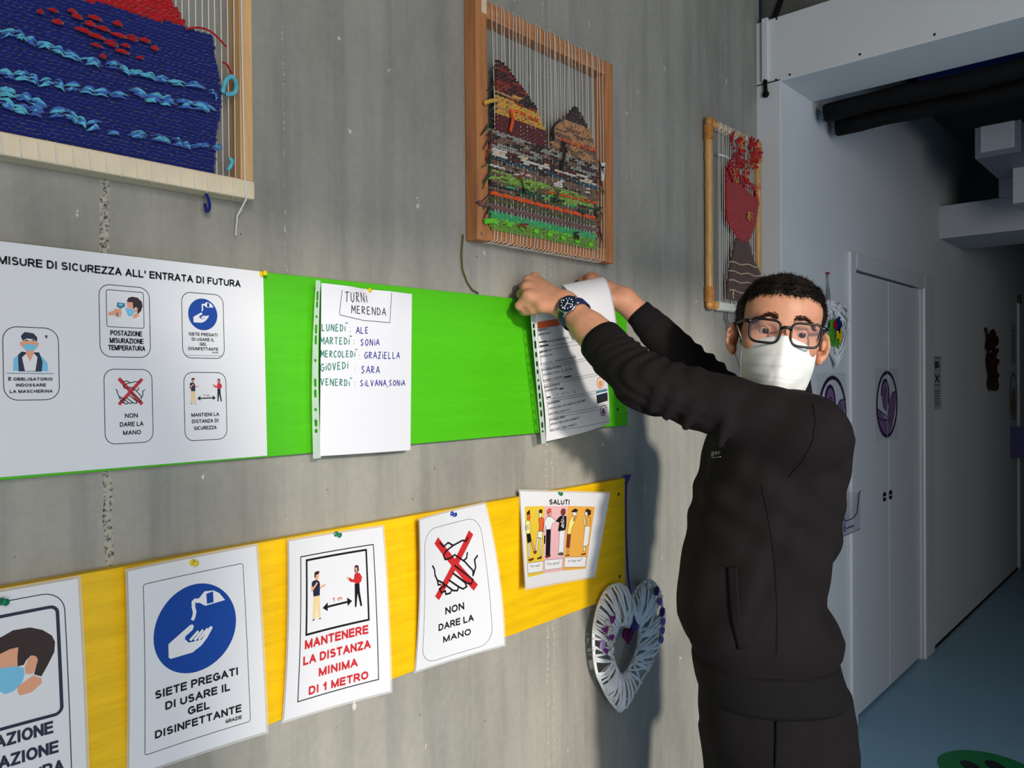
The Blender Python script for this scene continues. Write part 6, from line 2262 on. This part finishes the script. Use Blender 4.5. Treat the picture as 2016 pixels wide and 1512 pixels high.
tV, tF = surface(trousers_sdf, np.r_[J['hip'][:2] - .30, .0], np.r_[J['hip'][:2] + .30, ap(1500, 1310, 1.58)[2]], .006)
trousers = mesh_obj('trousers', tV, tF, M_TROU, person, 2)
tBV = bvh_of(tV, tF)
b = MB()
patch(tBV, [((1527, 1417), (1549, 1414)), ((1527, 1460), (1546, 1460)), ((1525, 1511), (1541, 1511))], .003)
b.build('pocket_welt', M_RIB, trousers, solid=.003)
b = MB(); b.tube(on_line(tBV, [(1551, 1380), (1550, 1412), (1545, 1470), (1540, 1511)], 6, .0004), .0013, 6, 0); b.build('side_seam', M_RIB, trousers)
for f in (footL, footR):
    sV, sF = surface(lambda p: smax(smin(cap(p, f + (0, 0, .05) - FRONT * .03, f + (0, 0, .04) + FRONT * .15, .042, .038), cap(p, f + (0, 0, .05), f + (0, 0, .10), .045, .045), .03), .004 - p[:, 2], .006), f - (.25, .25, .01), f + (.25, .25, .2), .006)
    mesh_obj('shoe', sV, sF, M_SHOE, person, 1)


# --- hair
def hair_sdf(p):
    q = (p - HC_) @ HA.T
    d = ell(q, (0, .025, -.019), (.0765, .080, .097))
    d = smin(d, ell(q, (0, .046, .028), (.067, .053, .056)), .03)
    x, y, z = q[:, 0], q[:, 1], q[:, 2]
    n = .0022 * np.sin(160 * x + 40 * z) * np.sin(120 * z + 60 * y)
    line = .066 - .45 * np.clip(np.abs(x) - .045, 0, 1) + .004 * np.sin(220 * x) * .5
    face = np.maximum(y - line, .026 - z + .25 * np.clip(y - .02, -.03, .05) + .10 * np.clip(.055 - np.abs(x), 0, 1))
    d = d - (.0018 + .0058 * np.clip(face / .030, 0, 1))
    d = smax(d + n, -face, .002)
    low = -.022 - .9 * np.clip(-.028 - z, 0, .055)
    d = smax(d, low - y, .004)
    # clear the ears
    return smax(d, -(np.maximum(np.maximum(y - .012, np.abs(z + .022) - .024), .06 - np.abs(x))), .004)


hV, hF = surface(hair_sdf, HC_ - .14, HC_ + .15, .0026)
hair = mesh_obj('hair', hV, hF, M_HAIR, person, 1)
rg = np.random.default_rng(3)
nrm = np.zeros_like(hV)
fn_ = np.cross(hV[hF[:, 1]] - hV[hF[:, 0]], hV[hF[:, 2]] - hV[hF[:, 0]])
for k in range(4):
    np.add.at(nrm, hF[:, k], fn_)
nrm /= np.linalg.norm(nrm, axis=1)[:, None] + 1e-12
ql = (hV - HC_) @ HA.T
outer = np.abs(ell(ql, (0, .030, -.012), (.0835, .090, .100))) < .016
edge_ = np.flatnonzero(outer & (ql[:, 2] > .02) & (ql[:, 1] > .02) & (ql[:, 1] < .092))
sel = np.r_[rg.choice(np.flatnonzero(outer), 5200), rg.choice(edge_, 2600)]
b = MB()
for i in sel:
    p0 = hV[i] - nrm[i] * .001
    q = ql[i]
    fr = q[2] > .03 and q[1] > .05
    comb = HZ * (.9 if q[1] > .05 else .2) - HY * (.65 if q[1] < .085 else .1) + HX * .25 * np.sign(q[0]) * .3
    d = unit(nrm[i] * .55 + comb * .8 + rg.normal(0, .22, 3))
    L = rg.uniform(.006, .011) * (1.25 if fr else 1)
    a = unit(np.cross(d, (.3, .5, .8))) * .00045
    c = np.cross(d, a)
    p1 = p0 + d * L
    b.add([p0 + a, p0 - a * .5 + c * .87, p0 - a * .5 - c * .87, p1], [(0, 1, 3), (1, 2, 3), (2, 0, 3)])
b.build('hair_strands', M_HAIR, hair)['kind'] = 'stuff'


# --- eyes, brows
def face_pt(x, y, lift=0.0):
    loc, nr, i, ds = bBV.ray_cast(Vector(hl(x, y, .2)), Vector(-HZ))
    return np.array(loc) + HZ * lift if loc is not None else hl(x, y, .08 + lift)


for s in (-1, 1):
    b = MB()
    c = hl(s * .0335, -.004, .0655)
    gaze = unit(HZ + HX * .10 - HY * .02)
    b.ball(c, .0120, 20, 0)
    b.lathe([(.0098, .0064), (.0113, .0062), (.0119, .0050), (.0124, .0)], c, gaze, 18, 1)
    b.lathe([(.0121, .0026), (.0126, .0024), (.0127, .0)], c, gaze, 12, 2)
    b.build('eye', [M_EYEW, M_IRIS, M_FRAME], person)
    b = MB()
    for k in range(360):
        t = rg.uniform(0, 1)
        x = s * (.013 + .043 * t)
        y = .0205 + .007 * math.sin(math.pi * min(1, t * 1.1)) - .011 * t * t + rg.normal(0, .0027) * (1 - .6 * t)
        p0 = face_pt(x, y, -.0005)
        d = unit(HX * s * .9 + HY * (.5 - .9 * t) + HZ * .25 + rg.normal(0, .15, 3))
        p1 = p0 + d * rg.uniform(.005, .009)
        a = unit(np.cross(d, HZ)) * .0005
        b.add([p0 + a, p0 - a, p0 + HZ * .0008, p1 + HZ * .0008], [(0, 1, 3), (1, 2, 3), (2, 0, 3)])
    b.build('eyebrow', M_BROW, person)

# --- glasses
gl = MB()
LW, LHh = .0275, .0215


def lens_pts(s, k=1.0):
    out = []
    for t in np.linspace(0, 2 * math.pi, 49)[:-1]:
        e = .52
        cx = math.copysign(abs(math.cos(t)) ** e, math.cos(t)); sy = math.copysign(abs(math.sin(t)) ** e, math.sin(t))
        w = LW * (1 - .07 * (sy < 0) * abs(sy))
        out.append(hl(s * .0367 + cx * w * k, -.0065 + sy * LHh * k + .0015 * s * cx * 0 + (.002 if cx * s > .6 and sy > .6 else 0), .1075 - 1.6 * (.0367 + s * cx * w) ** 2 * 1.0))
    return out


for s in (-1, 1):
    gl.tube(lens_pts(s), .0023, 10, 0, closed=True)
    gl.tube([hl(s * .064, .009, .1010), hl(s * .071, .010, .094), hl(s * .076, .010, .070), hl(s * .0815, .009, .02), hl(s * .0825, .006, -.01), hl(s * .082, -.004, -.03)], [.0036, .0038, .0030, .0027, .0026, .0024], 8, 0)
gl.tube([hl(-.0095, .000, .1070), hl(-.004, .0040, .1095), hl(.004, .0040, .1095), hl(.0095, .000, .1070)], .0030, 8, 0)
glasses = gl.build('glasses', M_FRAME, person)
for s in (-1, 1):
    b = MB()
    P = lens_pts(s, .97)
    b.add(P + [np.mean(P, 0) + HZ * .001], [(i, (i + 1) % 48, 48) for i in range(48)], 0, True)
    b.build('lens', M_LENS, glasses)
    b = MB(); b.ball(hl(s * .0655, .0100, .1050), (.0016, .0016, .0016), 8, 0); b.build('hinge_rivet', M_STEEL, glasses)


# --- face mask
def mask_pt(u, v):
    x = 2 * u - 1
    ax_ = abs(x)
    w = .067 + (.057 - .067) * v + .004 * math.sin(math.pi * v)
    ytop = -.0115 - .017 * ax_ ** 1.1
    ybot = -.1235 + .010 * ax_ ** 2
    y = ytop + (ybot - ytop) * v
    zc = float(np.interp(v, [0, .08, .3, .5, .75, .92, 1], [.0985, .1035, .1130, .1150, .112, .100, .086]))
    ze = float(np.interp(v, [0, .5, 1], [.046, .040, .030]))
    ridge_ = .0045 * math.exp(-(x / .16) ** 2) * (1 - v) ** .5
    ple = 0.0
    for vc in (.30, .50, .70):
        ple += .0030 * (1 / (1 + math.exp(-(v - vc) * 90)) - .5) * math.exp(-(x / .8) ** 4)
    cr = .0016 * math.sin(9 * x + 14 * v) * v * (ax_ > .2) 
    z = zc - (zc - ze) * ax_ ** 1.75 + ridge_ - ple + cr
    return hl(x * w, y, z)


b = MB()
b.grid(mask_pt, 44, 44, 0)
mask = b.build('face_mask', M_MASKM, person, solid=.0016)
b = MB()
for v0, m in ((0.0, 0), (1.0, 0)):
    b.tube([mask_pt(u, v0) for u in np.linspace(0, 1, 40)], .0011, 6, 0)
for u0 in (0.0, 1.0):
    b.tube([mask_pt(u0, v) for v in np.linspace(0, 1, 20)], .0016, 6, 0)
for k in range(24):
    q = mask_pt(.06 + k * .016, .045) + HZ * .0012
    b.ball(q, .0009, 6, 0)
b.build('stitched_edge', M_MASKM, mask)
for s, u0 in ((-1, .01), (1, .99)):
    b = MB()
    a0, a1 = mask_pt(u0, .06), mask_pt(u0, .80)
    b.tube([a0, hl(s * .0745, -.014, .030), hl(s * .081, .004, .002), hl(s * .082, .004, -.018), hl(s * .080, -.022, -.030), hl(s * .078, -.048, -.018), hl(s * .071, -.066, .012), a1], .0013, 6, 0)
    b.build('ear_loop', M_MASKM, mask)

# --- wrist watch
WA = unit(J['wrL'] - J['elL'])
WC = ap(1131, 619, 1.668)
WN = unit(-FW - WA * (WA @ -FW)); WN = unit(WN + UP * .10 - RT * .12); WN = unit(WN - WA * (WA @ WN))
WB = np.cross(WA, WN)
wt = MB()
rad = .0345
wt.tube([WC + WN * rad * .97 * math.cos(t) + WB * rad * math.sin(t) for t in np.linspace(.45, 2 * math.pi - .45, 40)], .0100, 12, 0, flat=.22, up=None)
watch = MB()
# flat strap as a swept band
S_ = []
for t in np.linspace(.40, 2 * math.pi - .40, 44):
    rr = rad
    c = WC + WN * rr * math.cos(t) + WB * rr * math.sin(t)
    o = WN * math.cos(t) + WB * math.sin(t)
    hw_ = .0100
    S_.append([c - WA * hw_ - o * .0012, c + WA * hw_ - o * .0012, c + WA * hw_ + o * .0016, c - WA * hw_ + o * .0016])
V = [q for r_ in S_ for q in r_]
F = [(4 * k + i, 4 * k + (i + 1) % 4, 4 * (k + 1) + (i + 1) % 4, 4 * (k + 1) + i) for k in range(len(S_) - 1) for i in range(4)]
wb = MB(); wb.add(V, F, 0, True)
wroot = wb.build('watch_strap', M_STRAP, person, bevel=.0008)
wc = WC + WN * (rad + .001)
b = MB()
b.lathe([(-.003, .0165), (.002, .0195), (.006, .0205), (.0085, .0200), (.0095, .0175), (.0088, .0165)], wc, WN, 40, 0)
b.tube([wc + WA * .020 + WN * .003, wc + WA * .025 + WN * .003], .0028, 12, 0)
for s in (-1, 1):
    for e in (-1, 1):
        b.tube([wc + WA * e * .010 + WB * s * .014 + WN * .003, wc + WA * e * .010 + WB * s * .0235 - WN * .004], .0022, 8, 0)
b.build('watch_case', M_STEEL, wroot)
b = MB(); b.lathe([(.0086, .0196), (.0099, .0190), (.0101, .0160), (.0090, .0158)], wc, WN, 40, 0); b.build('bezel', M_DIAL, wroot)
b = MB(); b.lathe([(.0080, .0162), (.0091, .0160), (.0092, .0)], wc, WN, 40, 0)
for k in range(12):
    t = 2 * math.pi * k / 12
    d = WA * math.cos(t) + WB * math.sin(t)
    b.bar(wc + d * .0108 + WN * .0095, wc + d * .0140 + WN * .0095, .0016 if k % 3 else .0026, .0004, WN, 1)
for t, L in ((.9, .0085), (2.6, .0125), (4.4, .0135)):
    d = WA * math.cos(t) + WB * math.sin(t)
    b.bar(wc - d * .002 + WN * .0099, wc + d * L + WN * .0099, .0012, .0004, WN, 1)
b.build('dial', [M_DIAL, mat('watch_lume', (220, 226, 226), 0.4, 0.4)], wroot)

# ---------------------------------------------------------------- the sheets being pinned
so = (.074, .082, .092, .052)
sm = Sheet([wp(p[0], p[1], o) for p, o in zip([(1054, 611), (1180, 588), (1200.5, 834), (1075.5, 869)], so)], .21, .297, bulge=lambda a, c: .010 * math.sin(math.pi * a) * (.4 + .6 * c) - .004 * math.sin(2 * math.pi * c), nu=20, nv=24)
sm.paper(M_PAPER)
sm.zoom(1020, 600, 5.4)
sm.poly([(215, 178), (700, 100), (700, 166), (213, 247)], I_ORG, 1)
TX = [('MENSA 1', (220, 276), 106, I_BLK, .03), ('OPERATORI: P', (224, 322), 118, I_BLK, 0), ('NATIA, GIANCARLO', (315, 392), 210, I_BLK, 0), ('MENSA 2', (236, 504), 106, I_BLK, .03), ('OPERATORI:', (240, 552), 124, I_BLK, 0),
      ('FABIO E., FABIO R., ALDO', (244, 622), 350, I_BLK, 0), ('STANZA ACQUA', (252, 690), 184, I_BLK, .03), ('OPERATORI: G. ELISA', (258, 738), 290, I_BLK, 0), ('DANIELA, ALESSIA,', (264, 800), 185, I_BLK, 0),
      ('SALA FUOCO', (268, 868), 146, I_BLK, .03), ('OPERATORI:', (276, 912), 124, I_BLK, 0), ('GIARDINO', (296, 1045), 114, I_BLK, .03), ('OPERATORI: ANTONIETTA, GIACOMO', (304, 1090), 364, I_BLK, 0), ('ANTONIO, MARCO E.', (308, 1152), 205, I_BLK, 0),
      ('STANZA ARIA', (316, 1220), 146, I_BLK, .03), ('OPERATORI: SARA, ROBERTO', (322, 1262), 288, I_BLK, 0), ('ANTONIA, FRED, ANGELO', (328, 1326), 250, I_BLK, 0)]
SLP = -.17
for t, p, w, m, bo in TX:
    sm.text(t, p, (p[0] + w, p[1] + w * SLP * .95), 22, m, bo)
for (y0, x0, y1) in ((250, 214, 448), (484, 236, 640), (664, 248, 815), (838, 266, 995), (1018, 288, 1166), (1192, 310, 1342)):
    x1 = x0 + 16
    sm.stroke([(x0, y0), (x1, y1)], .0007, I_BLK)
    for (xx, yy) in ((x0, y0), (x1, y1)):
        sm.stroke([(xx, yy), (xx + 630, yy + 630 * SLP)], .0007, I_BLK)
for (a0, a1) in (((232, 392), (308, 380)), ((238, 433), (322, 418)), ((455, 762), (530, 746)), ((406, 884), (446, 876)), ((284, 975), (322, 966))):
    sm.stroke([a0, a1], .0030, I_BLK, 4)
sm.hand('VIEN E', (370, 955), (580, 918), 22, .0006, I_PENB)
sm.poly([(792, 914), (930, 890), (934, 1016), (802, 1046)], I_NAVY, 2); sm.poly([(792, 914), (930, 890), (930, 912), (796, 936)], I_TEAL, 3); sm.poly([(796, 936), (930, 912), (930, 926), (797, 954)], I_WHT, 3); sm.poly([(799, 990), (933, 962), (934, 1016), (802, 1046)], shot((44, 46, 44), 'ink_dark_landscape'), 3)
for cx, cy, m, m2 in ((848, 822, I_ORG, I_AMB), (882, 1120, I_DPUR, I_PUR)):
    C_ = sm.uv((cx, cy)); r_ = .0125
    sm.spoly([(C_[0] + r_ * .55 * math.cos(t), C_[1] + .002 + r_ * .6 * math.sin(t)) for t in np.linspace(0, 6.28, 25)[:-1]], m2, 2)
    sm.sstroke([(C_[0] + r_ * math.cos(t), C_[1] + r_ * math.sin(t)) for t in np.linspace(0, 6.28, 31)[:-1]], .0018, m, 3, True)
    sm.sstroke([(C_[0] + r_ * .5 * math.cos(t) * (1 - t * .1), C_[1] + r_ * .6 * math.sin(t) * (1 - t * .1)) for t in np.linspace(0, 5, 20)], .0010, m, 3)
rt = thing('duty_sheets', 'printed room duty sheets with orange header held against the green board', 'paper sheet', sm.c[3])
sm.build('sheet', rt)
s3 = Sheet([wp(1044, 616, .070), wp(1053, 614, .073), wp(1075, 872, .052), wp(1066, 874, .050)], .014, .305)
s3.mats = [M_SLEEVE]
strip(s3, [(.10, .012), (.155, .018), (.24, .020), (.315, .014), (.385, .014), (.445, .012), (.51, .006), (.565, .014), (.63, .016), (.695, .016), (.765, .018), (.855, .016), (.905, .006)])
s3.build('punched_strip', rt)
# page folded forward over the top
b = MB()


def flap(u, v):
    tl, trr = np.array([1106, 561.]), np.array([1187, 545.])
    bl, br = np.array([1156, 652.]), np.array([1215, 643.])
    cl, cr_ = np.array([1128, 575.]), np.array([1204, 553.])
    if v < .18:
        k = v / .18
        q = tl * (1 - u) + trr * u
        ang = math.pi * k * .5
        return wp(q[0], q[1] + 14 * (1 - math.sin(ang)), .076 + .024 * (1 - math.cos(ang)))
    k = (v - .18) / .82
    L = tl * (1 - k) ** 2 + 2 * cl * k * (1 - k) + bl * k * k
    Q = trr * (1 - k) ** 2 + 2 * cr_ * k * (1 - k) + br * k * k
    q = L * (1 - u) + Q * u
    return wp(q[0], q[1], .100 + .050 * math.sin(k * 1.9) + .004 * math.sin(3 * u) * k)


b.grid(flap, 16, 28)
b.build('folded_page', M_PLAIN, rt, solid=.0004)
